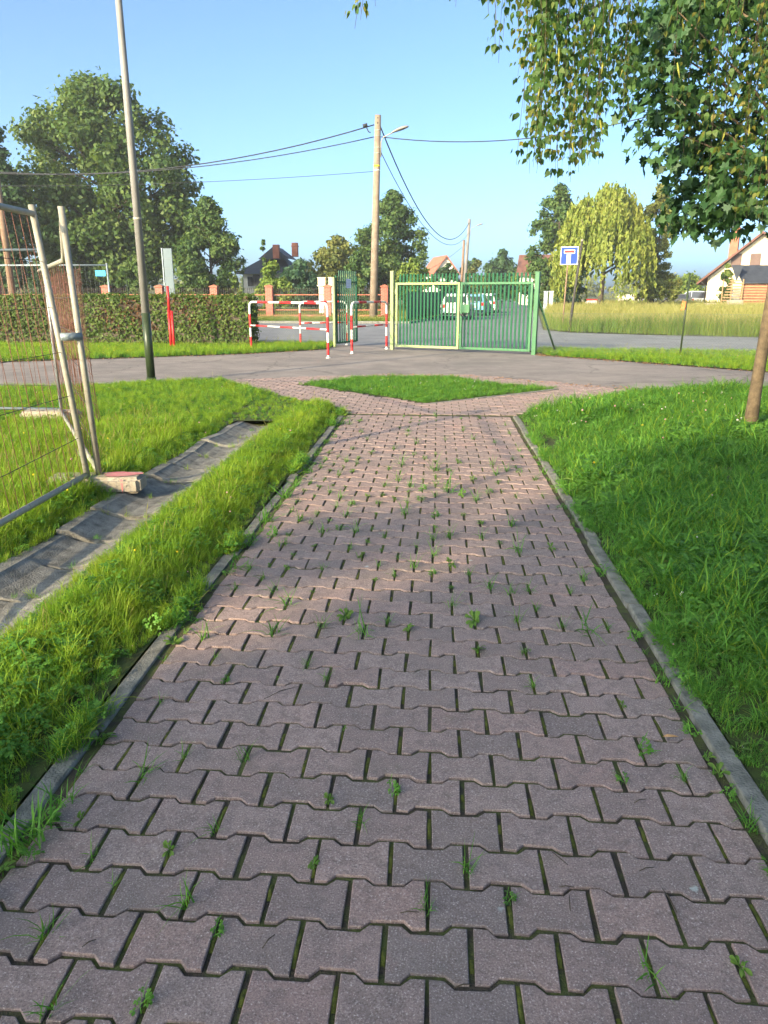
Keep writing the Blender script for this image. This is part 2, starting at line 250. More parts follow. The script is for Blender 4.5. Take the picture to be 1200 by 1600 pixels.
# ------------------------------------------------------------------ mesh helpers
def mesh_np(name, v, faces_flat, sizes, mat=None, smooth=False):
    me = bpy.data.meshes.new(name)
    v = np.asarray(v, np.float32); faces_flat = np.asarray(faces_flat, np.int32); sizes = np.asarray(sizes, np.int32)
    me.vertices.add(len(v)); me.vertices.foreach_set('co', v.ravel())
    me.loops.add(len(faces_flat)); me.loops.foreach_set('vertex_index', faces_flat)
    me.polygons.add(len(sizes)); st = np.concatenate([[0], np.cumsum(sizes)[:-1]]).astype(np.int32)
    me.polygons.foreach_set('loop_start', st)
    if smooth: me.polygons.foreach_set('use_smooth', np.ones(len(sizes), bool))
    me.update(calc_edges=True); me.validate(clean_customdata=False)
    if mat: me.materials.append(mat)
    return me
class MB:
    def __init__(s): s.v = []; s.f = []; s.sm = []
    def add(s, vs, fs, smooth=False):
        o = len(s.v); s.v += [tuple(map(float, p)) for p in vs]; s.f += [tuple(i+o for i in f) for f in fs]; s.sm += [smooth]*len(fs); return s
    def box(s, c, d, rz=0, bev=0.0, rx=0, ry=0):
        m = Matrix.Translation(c) @ Matrix.Rotation(rz, 4, 'Z') @ Matrix.Rotation(ry, 4, 'Y') @ Matrix.Rotation(rx, 4, 'X')
        x, y, z = d[0]/2, d[1]/2, d[2]/2
        if bev <= 0:
            vs = [(-x,-y,-z),(x,-y,-z),(x,y,-z),(-x,y,-z),(-x,-y,z),(x,-y,z),(x,y,z),(-x,y,z)]
            fs = [(0,3,2,1),(4,5,6,7),(0,1,5,4),(1,2,6,5),(2,3,7,6),(3,0,4,7)]
        else:
            b = min(bev, x*.9, y*.9, z*.9)
            bm = bmesh.new(); bmesh.ops.create_cube(bm, size=1)
            bmesh.ops.scale(bm, vec=(2*x, 2*y, 2*z), verts=bm.verts)
            bmesh.ops.bevel(bm, geom=bm.edges[:], offset=b, segments=2, affect='EDGES', profile=0.6)
            vs = [v.co[:] for v in bm.verts]; fs = [tuple(v.index for v in f.verts) for f in bm.faces]
            bm.verts.index_update(); fs = [tuple(v.index for v in f.verts) for f in bm.faces]; bm.free()
        return s.add([m @ Vector(p) for p in vs], fs)
    def tube(s, pts, r, n=8, cap=True, smooth=True):
        pts = [Vector(p) for p in pts]; k = len(pts)
        rr = list(r) if hasattr(r, '__len__') else [r]*k
        vs = []; fs = []; prev = None
        for i, p in enumerate(pts):
            d = (pts[min(i+1, k-1)]-pts[max(i-1, 0)]).normalized()
            if prev is None:
                a = d.orthogonal().normalized()
            else:
                a = (prev - d*prev.dot(d)); a = a.normalized() if a.length > 1e-6 else d.orthogonal().normalized()
            prev = a; b = d.cross(a)
            for j in range(n):
                t = 2*math.pi*j/n; vs.append(p+(a*math.cos(t)+b*math.sin(t))*rr[i])
        for i in range(k-1):
            for j in range(n):
                fs.append((i*n+j, i*n+(j+1) % n, (i+1)*n+(j+1) % n, (i+1)*n+j))
        if cap: fs += [tuple(range(n-1, -1, -1)), tuple(range((k-1)*n, k*n))]
        return s.add(vs, fs, smooth)
    def prism(s, poly, z0, z1, close=True):
        n = len(poly); vs = [(x, y, z0) for x, y in poly]+[(x, y, z1) for x, y in poly]
        fs = [(i, (i+1) % n, n+(i+1) % n, n+i) for i in range(n)]+[tuple(range(n, 2*n))]
        if close: fs.append(tuple(range(n-1, -1, -1)))
        return s.add(vs, fs)
    def build(s, name, mat, parent=None, origin=(0, 0, 0), link=True):
        o3 = Vector(origin)
        me = bpy.data.meshes.new(name); me.from_pydata([tuple(Vector(v)-o3) for v in s.v], [], s.f)
        me.polygons.foreach_set('use_smooth', s.sm); me.update()
        for m in (mat if isinstance(mat, (list, tuple)) else [mat]): me.materials.append(m)
        return obj(name, me, parent, None if parent else origin)
def obj(name, me, parent=None, loc=None):
    o = bpy.data.objects.new(name, me); COL.objects.link(o)
    if parent: o.parent = parent
    if loc is not None: o.location = loc
    return o
def tag(o, label=None, cat=None, group=None, kind=None):
    if label: o['label'] = label
    if cat: o['category'] = cat
    if group: o['group'] = group
    if kind: o['kind'] = kind
    return o
def thing(name, label, cat, loc=(0, 0, 0), rz=0, group=None):
    o = bpy.data.objects.new(name, None); COL.objects.link(o); o.empty_display_size = 0.1
    o.location = loc; o.rotation_euler = (0, 0, rz); return tag(o, label, cat, group)
def sheet(name, polys, z, mat, kind='structure'):
    mb = MB()
    for p in polys: mb.add([(x, y, z) for x, y in p], [tuple(range(len(p)))])
    o = mb.build(name, mat); o['kind'] = kind
    bm = bmesh.new(); bm.from_mesh(o.data); bmesh.ops.triangulate(bm, faces=bm.faces[:]); 
    for f in bm.faces:
        if f.normal.z < 0: f.normal_flip()
    bm.to_mesh(o.data); bm.free(); return o
def inpoly(x, y, poly):
    c = np.zeros(len(x), bool); n = len(poly)
    for i in range(n):
        x0, y0 = poly[i]; x1, y1 = poly[(i+1) % n]
        if y0 == y1: continue
        k = ((y0 > y) != (y1 > y)) & (x < (x1-x0)*(y-y0)/(y1-y0)+x0); c ^= k
    return c

# ------------------------------------------------------------------ ground plan (metres, Y along the path)
LK, RK = -1.205, 0.985                               # inner faces of the two edgings
P_DRIVE = [(-22, 6.5), (-14, 9.6), (-7.34, 12.25), (-5.2, 13.3), (-3.9, 13.75), (-2.6, 14.35), (-1.0, 15.0), (0.6, 15.0), (2.4, 13.6), (3.3, 12.75), (5.4, 12.75), (9, 11.2), (20, 5), (24, 9), (12, 12.6),
           (8.6, 14.5), (6.66, 15.9), (4.4, 18.2), (2.75, 19.75), (2.5, 21.0), (2.5, 23.4), (-3.1, 23.4), (-3.15, 21.6), (-4.94, 19.85), (-7.4, 18.4), (-10.1, 17.0), (-22, 11.5)]
P_PAVE2 = [(-1.2, 9.85), (1.02, 9.85), (3.3, 12.62), (3.3, 12.75), (2.4, 13.6), (0.6, 15.0), (-1.0, 15.0), (-2.6, 14.35), (-3.9, 13.75), (-3.86, 13.55), (-1.25, 10.2)]
P_TRI = [(-0.15, 10.95), (2.0, 12.75), (1.2, 13.2), (0.2, 14.35), (-1.4, 14.3), (-2.4, 13.1)]
P_LR = [(1.07, -0.5), (1.07, 9.9), (3.3, 12.55), (5.4, 12.68), (9, 11.1), (14, 8.4), (14, -0.5)]
P_LS = [(-1.93, -0.5), (-1.29, -0.5), (-1.29, 10.15), (-3.9, 13.45), (-5.1, 13.2), (-7.3, 12.15), (-9, 11.5), (-9, 9.6), (-2.52, 9.6), (-2.52, 9.2), (-1.93, 9.2)]
P_LL = [(-2.52, -0.5), (-2.52, 9.6), (-9, 9.6), (-9, 11.5), (-14, 9.5), (-14, -0.5)]
P_V1 = [(-22, 11.7), (-10.1, 17.1), (-7.4, 18.5), (-4.94, 19.95), (-3.2, 21.7), (-3.1, 23.3), (-30, 23.3), (-30, 11)]
P_V2 = [(2.65, 20.9), (2.8, 19.8), (4.4, 18.3), (6.7, 16.0), (8.6, 14.6), (12, 12.7), (24, 9), (24, 20.3), (9.0, 20.9), (3.0, 21.6)]
P_FIELD = [(4.9, 34.5), (5.6, 32.6), (8, 31.0), (12, 29.2), (30, 25), (75, 22), (75, 95), (13, 95), (8.5, 60)]
P_ROAD = [(-70, 23.45), (2.5, 23.45), (2.55, 21.9), (3.0, 21.7), (9, 21.0), (24, 20.4), (70, 17), (70, 21), (30, 24.6), (12, 28.9), (8, 30.6), (5.4, 32.2), (4.6, 34.3), (7.4, 58), (12.5, 115), (24, 180), (8, 180), (5.2, 115), (2.0, 68), (-0.6, 46), (-1.5, 41), (-70, 41)]
P_V4 = [(-70, 41.1), (-1.6, 41.1), (-0.75, 46), (1.9, 68), (5, 115), (-70, 115)]

def big_ground():
    n = 40; xs = np.linspace(-900, 900, n); mb = MB()
    mb.add([(-900, -300, -0.07), (900, -300, -0.07), (900, 1500, -0.07), (-900, 1500, -0.07)], [(0, 1, 2, 3)])
    o = mb.build('ground', GROUND); o['kind'] = 'structure'
big_ground()
sheet('road', [P_ROAD], -0.035, ROAD)
sheet('driveway', [P_DRIVE], -0.006, ASPH)
for nm, pl in (('lawn_right', P_LR), ('lawn_left', P_LL), ('grass_strip', P_LS), ('verge_hedge', P_V1), ('verge_fence', P_V2)):
    sheet(nm, [pl], 0.004, SOIL)
sheet('verge_far', [P_V4], -0.02, GROUND)
sheet('field', [P_FIELD], -0.015, GROUND)
# raised road kerb on the far side
kb = tag(bpy.data.objects.new('road_kerb', None), kind='structure'); COL.objects.link(kb)
ke = [(-40, 41.0), (-30, 41), (-20, 41), (-14, 41), (-10, 41), (-6, 41), (-3.2, 41), (-1.55, 41), (-0.66, 46), (0.5, 55), (1.95, 68)]
for (a, b) in zip(ke[:-1], ke[1:]):
    L = math.hypot(b[0]-a[0], b[1]-a[1]); an = math.atan2(b[1]-a[1], b[0]-a[0])
    MB().box(((a[0]+b[0])/2, (a[1]+b[1])/2, 0.02), (L-0.02, 0.16, 0.13), an, 0.01).build('kerb_stone', KERBM, kb)

# ------------------------------------------------------------------ the paved path
PX, PY, JT, AM, RH = 0.2127, 0.150, 0.0135, 0.0115, 0.024
def outline(kind):
    L = PX/2-JT/2; m = PX/2-RH; e = (m-JT)/2; hy = PY/2-JT/2
    top = [(-L, hy+AM), (-L+e, hy+AM), (-L+e+RH, hy-AM), (L-e-RH, hy-AM), (L-e, hy+AM), (L, hy+AM)]
    if kind == 'full': return top[::-1] + [(x, -y) for x, y in top]
    if kind == 'lefthalf':                          # keeps the left part of a stone
        t = top[:3]+[(-JT/4, hy-AM)]; return t[::-1]+[(x, -y) for x, y in t]
    t = [(JT/4, hy-AM)]+top[3:]; return t[::-1]+[(x, -y) for x, y in t]
def stone_geo(kind, seed=0, bev=0.0022, depth=0.03):
    rg = random.Random(seed); o = outline(kind); n = len(o)
    cx = sum(p[0] for p in o)/n; cy = sum(p[1] for p in o)/n
    o = [(x+rg.uniform(-.0016, .0016), y+rg.uniform(-.0016, .0016)) for x, y in o]
    # inward offset by vertex normals
    inn = []
    for i in range(n):
        p0 = Vector(o[i-1]); p1 = Vector(o[i]); p2 = Vector(o[(i+1) % n])
        d1 = (p1-p0).normalized(); d2 = (p2-p1).normalized()
        nn = (Vector((d1.y, -d1.x))+Vector((d2.y, -d2.x))); nn = nn/(max(0.6, nn.length**2/2))
        inn.append(p1-nn*bev if True else p1)
    # orientation check
    ar = sum(o[i][0]*o[(i+1) % n][1]-o[(i+1) % n][0]*o[i][1] for i in range(n))
    if ar < 0:
        inn = [Vector(o[i])*2-inn[i] for i in range(n)]
    vs = [(p.x, p.y, 0) for p in inn]+[(x, y, -bev*0.75) for x, y in o]+[(x, y, -depth) for x, y in o]
    fs = [tuple(range(n))]
    for k in (0, 1):
        for i in range(n):
            a, b = k*n+i, k*n+(i+1) % n; fs.append((a, a+n, b+n, b))
    if ar < 0: fs = [tuple(reversed(f)) for f in fs]
    else: pass
    return vs, fs
STONES = {}
for kd in ('full', 'lefthalf', 'righthalf'):
    STONES[kd] = []
    for s in range(5 if kd == 'full' else 2):
        vs, fs = stone_geo(kd, s*7+3)
        me = bpy.data.meshes.new('paving_stone'); me.from_pydata(vs, [], fs)
        bm = bmesh.new(); bm.from_mesh(me); bmesh.ops.recalc_face_normals(bm, faces=bm.faces[:])
        if sum(f.normal.z for f in bm.faces) < 0: bmesh.ops.reverse_faces(bm, faces=bm.faces[:])
        bm.to_mesh(me); bm.free()
        me.materials.append(PAVER); STONES[kd].append(me)
def jit(x, y):
    return 0.004*math.sin(1.7*x+0.9*y)+0.003*math.sin(3.1*y-2.2*x)
gx = np.linspace(LK-.01, RK+.01, 12); gy = np.linspace(-.6, 9.86, 80); pm = MB()      # bedding follows the gentle dips of the stones
pm.add([(x, y, jit(x, y)*.7-.0082) for y in gy for x in gx], [(j*12+i, j*12+i+1, j*12+i+13, j*12+i+12) for j in range(79) for i in range(11)])
path = pm.build('path', BED); path['kind'] = 'structure'
XR = RK-0.030; YPH = -0.045
cells = []
for r in range(-2, 66):
    y = YPH+r*PY
    if r % 2 == 0:
        for c in range(10): cells.append((XR-(c+0.5)*PX, y, 'full'))
    else:
        cells.append((XR, y, 'lefthalf'))
        for c in range(1, 10): cells.append((XR-c*PX, y, 'full'))
        cells.append((XR-10*PX, y, 'righthalf'))
def jit(x, y):
    return 0.004*math.sin(1.7*x+0.9*y)+0.003*math.sin(3.1*y-2.2*x)
def vis(x, y):
    u, v, z = proj((x, y, 0)); return z > 0 and -60 < u < 1260 and v < 1660
cells_v = sorted([c for c in cells if vis(c[0], c[1])], key=lambda c: math.hypot(c[0], c[1]))
near = set(cells_v[:300])
rest = MB(); K = 0
def put_in(mb, me, x, y, z, rz, rx, ry):
    m = Matrix.Translation((x, y, z)) @ Matrix.Rotation(rz, 4, 'Z') @ Matrix.Rotation(rx, 4, 'X') @ Matrix.Rotation(ry, 4, 'Y')
    mb.add([m @ v.co for v in me.vertices], [tuple(p.vertices) for p in me.polygons])
JOINTS = []
for (x, y, kd) in cells:
    me = random.choice(STONES[kd]); jx = x+random.gauss(0, .0012)+0.006*math.sin(y*1.3); jy = y+random.gauss(0, .0012)+0.004*math.sin(x*2.1)
    z = jit(x, y)*0.7+random.gauss(0, .0014); rz = random.gauss(0, R(.8)); rx = random.gauss(0, R(.7)); ry = random.gauss(0, R(.6))
    JOINTS.append((jx-PX/2 if kd != 'lefthalf' else jx-PX/2, jy))
    if (x, y, kd) in near:
        o = obj('paving_stone', me, path, (jx, jy, z)); o.rotation_euler = (rx, ry, rz)
    else: put_in(rest, me, jx, jy, z, rz, rx, ry)
o = rest.build('paving_stones', PAVER, path); o['kind'] = 'stuff'
# fanned area beyond the edgings
fan = sheet('path_junction', [P_PAVE2], -0.0065, BED)
m2 = MB(); xs = []; 
for r in range(0, 40):
    y = 9.78+0.06+r*PY
    for c in range(-22, 22):
        xs.append((XR-(c+0.5+(0.5 if r % 2 else 0))*PX, y))
xa = np.array(xs); k = inpoly(xa[:, 0], xa[:, 1], P_PAVE2) & ~inpoly(xa[:, 0], xa[:, 1], P_TRI)
for x, y in xa[k]:
    put_in(m2, random.choice(STONES['full']), x, y, random.gauss(0.001, .0012), random.gauss(0, R(.6)), 0, 0)
o = m2.build('paving_stones', PAVER, fan); o['kind'] = 'stuff'
sheet('grass_island', [P_TRI], 0.003, SOIL)

# edging stones, one metre long
def edging(name, pts, w=0.068, top=0.022, seed=1, Ls=1.0):
    rg = random.Random(seed)
    root = bpy.data.objects.new(name, None); COL.objects.link(root); root['kind'] = 'structure'
    for (a, b) in zip(pts[:-1], pts[1:]):
        L = math.hypot(b[0]-a[0], b[1]-a[1]); n = max(1, round(L/Ls)); an = math.atan2(b[1]-a[1], b[0]-a[0])
        for i in range(n):
            t = (i+.5)/n; x = a[0]+(b[0]-a[0])*t; y = a[1]+(b[1]-a[1])*t
            o = MB().box((0, 0, 0), (L/n-0.008, w, 0.16), 0, 0.008).build('edging_stone', KERBM, root)
            bm = bmesh.new(); bm.from_mesh(o.data)
            for v in bm.verts: v.co += Vector((rg.gauss(0, .0008), rg.gauss(0, .0012), rg.gauss(0, .0008)))
            bm.to_mesh(o.data); bm.free()
            o.location = (x+rg.gauss(0, .004), y, top-0.08+rg.gauss(0, .004)); o.rotation_euler = (rg.gauss(0, .02), rg.gauss(0, .006), an+rg.gauss(0, .006))
    return root
edging('path_edging_left', [(LK-0.042, -0.55), (LK-0.042, 10.05)], seed=3, top=0.006)
edging('path_edging_right', [(RK+0.042, -0.45), (RK+0.042, 9.75)], seed=5, top=0.016)
edging('island_edging', [(-0.12, 10.91), (2.0, 12.68)], w=0.06, top=0.012, seed=8)

# drainage channel of concrete trough stones
chan = bpy.data.objects.new('drainage_channel', None); COL.objects.link(chan); chan['kind'] = 'structure'
def trough(L=0.5):
    prof = [(-0.30, -0.02), (-0.215, -0.02), (-0.20, -0.03), (-0.12, -0.062), (-0.03, -0.078), (0.06, -0.078), (0.15, -0.058), (0.205, -0.03), (0.22, -0.02), (0.30, -0.02)]
    bot = [(0.30, -0.2), (-0.30, -0.2)]; pr = prof+bot; n = len(pr); vs = []
    for y in (-L/2, -L/2+.008, L/2-.008, L/2):
        for i, (x, z) in enumerate(pr):
            dz = -0.006 if abs(y) > L/2-.004 and i < len(prof) else 0; vs.append((x, y, z+dz+0.03))
    fs = []
    for k in range(3):
        for i in range(n):
            a = k*n+i; b = k*n+(i+1) % n; fs.append((a, b, b+n, a+n))
    fs += [tuple(range(n)), tuple(range(4*n-1, 3*n-1, -1))]
    me = bpy.data.meshes.new('channel_stone'); me.from_pydata(vs, [], fs)
    bm = bmesh.new(); bm.from_mesh(me); bmesh.ops.recalc_face_normals(bm, faces=bm.faces[:]); bm.to_mesh(me); bm.free()
    me.materials.append(CHANM); return me
TR = trough()
rg = random.Random(4); yy = -0.1
while yy < 9.0:
    o = obj('channel_stone', TR, chan, (-2.225+0.012*math.sin(yy)+rg.gauss(0, .008), yy+.25, rg.gauss(0, .010)))
    o.rotation_euler = (rg.gauss(0, .035), rg.gauss(0, .03), rg.gauss(0, .028)); yy += 0.524

# ------------------------------------------------------------------ grass and low plants (stuff)
def blades(n, rad, hmin, hmax, width, bend, seed, segs=3, lean=0.35):
    """n tapered bent blades; returns verts, face list"""
    rg = np.random.default_rng(seed); V = []; Fl = []; Sz = []
    for i in range(n):
        a = rg.uniform(0, 2*math.pi); r = rad*math.sqrt(rg.uniform()); bx, by = r*math.cos(a), r*math.sin(a)
        h = rg.uniform(hmin, hmax); d = rg.uniform(0, 2*math.pi); bd = bend*rg.uniform(.3, 1.3)*h; ln = lean*rg.uniform(0, 1)*h
        w = width*rg.uniform(.6, 1.3); fx, fy = math.cos(d), math.sin(d); px, py = -fy*w/2, fx*w/2
        tw = rg.uniform(-.8, .8); o = len(V)
        for s in range(segs):
            t = s/segs; q = ln*t+bd*t*t; ws = 1-.55*t*t; c, sn = math.cos(tw*t), math.sin(tw*t)
            wx, wy = (px*c-py*sn)*ws, (px*sn+py*c)*ws; z = h*t-(.35*bd*t**3)
            V += [(bx+fx*q-wx, by+fy*q-wy, z), (bx+fx*q+wx, by+fy*q+wy, z)]
        V.append((bx+fx*(ln+bd), by+fy*(ln+bd), h-.35*bd))
        for s in range(segs-1):
            k = o+2*s; Fl += [k, k+1, k+3, k+2]; Sz.append(4)
        k = o+2*(segs-1); Fl += [k, k+1, k+2]; Sz.append(3)
    return V, Fl, Sz
def seedheads(n, rad, hmin, hmax, seed, w=0.0025, headw=0.008):
    rg = np.random.default_rng(seed); V = []; Fl = []; Sz = []
    for i in range(n):
        a = rg.uniform(0, 6.28); r = rad*math.sqrt(rg.uniform()); x, y = r*math.cos(a), r*math.sin(a)
        h = rg.uniform(hmin, hmax); d = rg.uniform(0, 6.28); q = rg.uniform(.05, .28)*h; fx, fy = math.cos(d), math.sin(d)
        for rot in (0, math.pi/2):
            wx, wy = math.cos(d+rot)*w/2, math.sin(d+rot)*w/2; hx, hy = math.cos(d+rot)*headw/2, math.sin(d+rot)*headw/2; o = len(V)
            V += [(x-wx, y-wy, 0), (x+wx, y+wy, 0), (x+fx*q*.5+wx, y+fy*q*.5+wy, h*.8), (x+fx*q*.5-wx, y+fy*q*.5-wy, h*.8),
                  (x+fx*q*.8+hx, y+fy*q*.8+hy, h*.9), (x+fx*q*.8-hx, y+fy*q*.8-hy, h*.9), (x+fx*q, y+fy*q, h)]
            Fl += [o, o+1, o+2, o+3, o+3, o+2, o+4, o+5, o+5, o+4, o+6]; Sz += [4, 4, 3]
    return V, Fl, Sz
def clover(n, rad, hmin, hmax, size, seed):
    rg = np.random.default_rng(seed); V = []; Fl = []; Sz = []
    for i in range(n):
        a = rg.uniform(0, 6.28); r = rad*math.sqrt(rg.uniform()); x, y = r*math.cos(a), r*math.sin(a); h = rg.uniform(hmin, hmax)
        d = rg.uniform(0, 6.28); tilt = rg.uniform(0, .5); td = rg.uniform(0, 6.28)
        for j in range(3):
            t = d+j*2.094; s = size*rg.uniform(.75, 1.2); o = len(V)
            ring = [(0, 0), (.35, .33), (.75, .46), (1.0, .22), (.94, 0), (1.0, -.22), (.75, -.46), (.35, -.33)]
            for u, v in ring:
                X = (u*math.cos(t)-v*math.sin(t))*s; Yv = (u*math.sin(t)+v*math.cos(t))*s
                V.append((x+X, y+Yv, h+abs(v)*s*.3-u*s*.12+tilt*(X*math.cos(td)+Yv*math.sin(td))))
            Fl += list(range(o, o+8)); Sz.append(8)
        o = len(V); V += [(x-.001, y, 0), (x+.001, y, 0), (x, y, h)]; Fl += [o, o+1, o+2]; Sz.append(3)
    return V, Fl, Sz
def rosette(n, length, width, seed, up=0.5):
    rg = np.random.default_rng(seed); V = []; Fl = []; Sz = []
    for i in range(n):
        d = 6.283*i/n+rg.uniform(-.4, .4); L = length*rg.uniform(.6, 1.15); w = width*rg.uniform(.7, 1.2); u = up*rg.uniform(.4, 1.2); o = len(V)
        pr = [(0.0, .10), (.25, .25), (.5, .8), (.75, 1.0), (.92, .6)]
        for s, wd in pr:
            z = L*(u*s-.45*u*s*s*1.6)+.004; x = L*s*math.cos(d); y = L*s*math.sin(d); px, py = -math.sin(d)*w/2*wd, math.cos(d)*w/2*wd
            V += [(x-px, y-py, z+abs(w)*.10), (x, y, z-.05*w), (x+px, y+py, z+abs(w)*.10)]
        V.append((L*math.cos(d), L*math.sin(d), L*(u-.72*u)+.004))
        for s in range(4):
            k = o+3*s; Fl += [k, k+1, k+4, k+3, k+1, k+2, k+5, k+4]; Sz += [4, 4]
        k = o+12; Fl += [k, k+1, k+15-12, k+1, k+2, k+15-12]; Sz += [3, 3]
    return V, Fl, Sz
def heads(n, rad, h0, h1, r, seed):
    rg = np.random.default_rng(seed); V = []; Fl = []; Sz = []
    for i in range(n):
        a = rg.uniform(0, 6.28); q = rad*math.sqrt(rg.uniform()); x, y, z = q*math.cos(a), q*math.sin(a), rg.uniform(h0, h1); o = len(V); rr = r*rg.uniform(.7, 1.2)
        V += [(x, y, z-rr)]+[(x+rr*math.cos(t), y+rr*math.sin(t), z-rr*.2) for t in np.arange(6)*1.047]+[(x+rr*.75*math.cos(t), y+rr*.75*math.sin(t), z+rr*.6) for t in np.arange(6)*1.047]+[(x, y, z+rr*.95)]
        for j in range(6):
            a1, b1 = o+1+j, o+1+(j+1) % 6
            Fl += [o, b1, a1, a1, b1, b1+6, a1+6, a1+6, b1+6, o+13]; Sz += [3, 4, 3]
    return V, Fl, Sz
def merge(*parts):
    """parts: (V,Fl,Sz,matindex)"""
    V = []; Fl = []; Sz = []; mi = []
    for v, f, s, m in parts:
        o = len(V); V += v; Fl += [i+o for i in f]; Sz += s; mi += [m]*len(s)
    return V, Fl, Sz, mi
PROTO = {}
def proto(coll, name, parts, mats):
    V, Fl, Sz, mi = merge(*parts); me = mesh_np(name, V, Fl, Sz)
    for m in mats: me.materials.append(m)
    me.polygons.foreach_set('material_index', np.array(mi, np.int32)); me.update()
    o = bpy.data.objects.new(name, me); coll.objects.link(o); return o
def collection(name): return bpy.data.collections.new(name)
C_L = collection('lawn_clumps')
for i in range(3): proto(C_L, 'a_grass%d' % i, [(*blades(34, .07, .04, .115, .0038, .75, 10+i), 0), (*blades(3, .07, .03, .09, .003, .9, 15+i, lean=1.0), 1)], [GR_LAWN, GR_STRAW])
for i in range(2): proto(C_L, 'b_grass_tall%d' % i, [(*blades(20, .06, .07, .19, .0058, .85, 20+i), 0), (*blades(6, .06, .08, .2, .005, .7, 25+i), 1)], [GR_LAWN, GR_TALL])
for i in range(2): proto(C_L, 'c_clover%d' % i, [(*clover(16, .07, .03, .075, .016, 30+i), 0)], [CLOV])
proto(C_L, 'd_broad', [(*rosette(6, .13, .035, 40, 1.3), 0)], [BROADL])
proto(C_L, 'e_flower_white', [(*heads(2, .05, .06, .10, .0062, 41), 0), (*clover(6, .05, .03, .07, .016, 45), 1)], [PETALW, CLOV])
proto(C_L, 'f_flower_pink', [(*heads(1, .04, .07, .11, .0072, 42), 0), (*clover(6, .05, .03, .07, .016, 46), 1)], [PETALP, CLOV])
proto(C_L, 'g_flower_yellow', [(*heads(1, .04, .08, .16, .009, 43), 0)], [PETALY])
# indices: 0-2 short, 3-4 tall, 5-6 clover, 7 broad, 8 white, 9 pink, 10 yellow
C_T = collection('verge_clumps')
for i in range(3): proto(C_T, 'a_tall%d' % i, [(*blades(30, .06, .07, .21, .0046, .6, 50+i, segs=4), 0), (*blades(2, .06, .06, .16, .003, .7, 150+i, lean=.9), 1)], [GR_TALL, GR_STRAW])
for i in range(2): proto(C_T, 'b_stalks%d' % i, [(*blades(18, .05, .08, .21, .0045, .55, 55+i, segs=4), 0), (*seedheads(1, .05, .20, .33, 57+i), 1)], [GR_TALL, GR_STRAW])
for i in range(2): proto(C_T, 'c_low%d' % i, [(*blades(30, .07, .05, .14, .004, .75, 60+i), 0)], [GR_LAWN])
for i in range(2): proto(C_T, 'd_clover%d' % i, [(*clover(18, .07, .05, .13, .018, 62+i), 0)], [CLOV])
proto(C_T, 'e_flower_pink', [(*heads(1, .04, .14, .2, .011, 64), 0), (*blades(14, .05, .08, .2, .004, .6, 65), 1)], [PETALP, GR_TALL])
proto(C_T, 'f_flower_yellow', [(*heads(1, .04, .12, .2, .008, 66), 0)], [PETALY])
proto(C_T, 'g_broad', [(*rosette(6, .17, .045, 67, 1.2), 0)], [BROADL])
# 0-2 tall, 3-4 stalks, 5-6 low, 7-8 clover, 9 pink, 10 yellow, 11 broad
C_F = collection('field_clumps')
for i in range(3): proto(C_F, 'a_field%d' % i, [(*blades(56, .35, .3, .75, .014, .4, 70+i, segs=3), 0), (*seedheads(8, .35, .5, .85, 75+i, .006, .025), 1)], [GR_FIELD, GR_STRAW])
def scatter(name, label, cat, pts, idx, scl, coll, tilt=0.12):
    n = len(pts); me = bpy.data.meshes.new(name); me.vertices.add(n); me.vertices.foreach_set('co', np.asarray(pts, np.float32).ravel())
    a = me.attributes.new('idx', 'INT', 'POINT'); a.data.foreach_set('value', np.asarray(idx, np.int32))
    a = me.attributes.new('scl', 'FLOAT', 'POINT'); a.data.foreach_set('value', np.asarray(scl, np.float32))
    rot = np.stack([rng.normal(0, tilt, n), rng.normal(0, tilt, n), rng.uniform(0, 6.283, n)], 1).astype(np.float32)
    a = me.attributes.new('rot', 'FLOAT_VECTOR', 'POINT'); a.data.foreach_set('vector', rot.ravel())
    o = obj(name, me); tag(o, label, cat, kind='stuff')
    ng = bpy.data.node_groups.new(name+'_nodes', 'GeometryNodeTree')
    ng.interface.new_socket('Geometry', in_out='INPUT', socket_type='NodeSocketGeometry'); ng.interface.new_socket('Geometry', in_out='OUTPUT', socket_type='NodeSocketGeometry')
    gi = ng.nodes.new('NodeGroupInput'); go = ng.nodes.new('NodeGroupOutput'); ip = ng.nodes.new('GeometryNodeInstanceOnPoints'); ci = ng.nodes.new('GeometryNodeCollectionInfo')
    ci.inputs['Collection'].default_value = coll; ci.inputs['Separate Children'].default_value = True; ci.inputs['Reset Children'].default_value = True
    def na(nm, ty):
        q = ng.nodes.new('GeometryNodeInputNamedAttribute'); q.data_type = ty; q.inputs['Name'].default_value = nm; return q.outputs['Attribute']
    ip.inputs['Pick Instance'].default_value = True
    L = ng.links.new
    L(gi.outputs[0], ip.inputs['Points']); L(ci.outputs[0], ip.inputs['Instance']); L(na('idx', 'INT'), ip.inputs['Instance Index'])
    er = ng.nodes.new('FunctionNodeEulerToRotation'); L(na('rot', 'FLOAT_VECTOR'), er.inputs[0]); L(er.outputs[0], ip.inputs['Rotation'])
    L(na('scl', 'FLOAT'), ip.inputs['Scale']); L(ip.outputs[0], go.inputs[0])
    md = o.modifiers.new('scatter', 'NODES'); md.node_group = ng
    return o
def inframe(p, mx=260, my=160):
    v = p-np.array([0, 0, H]); z = v @ FW; u = 600+F*(v @ RT)/np.maximum(z, .01); w = 800-F*(v @ UP)/np.maximum(z, .01)
    return (z > .1) & (u > -mx) & (u < 1200+mx) & (w < 1600+my)
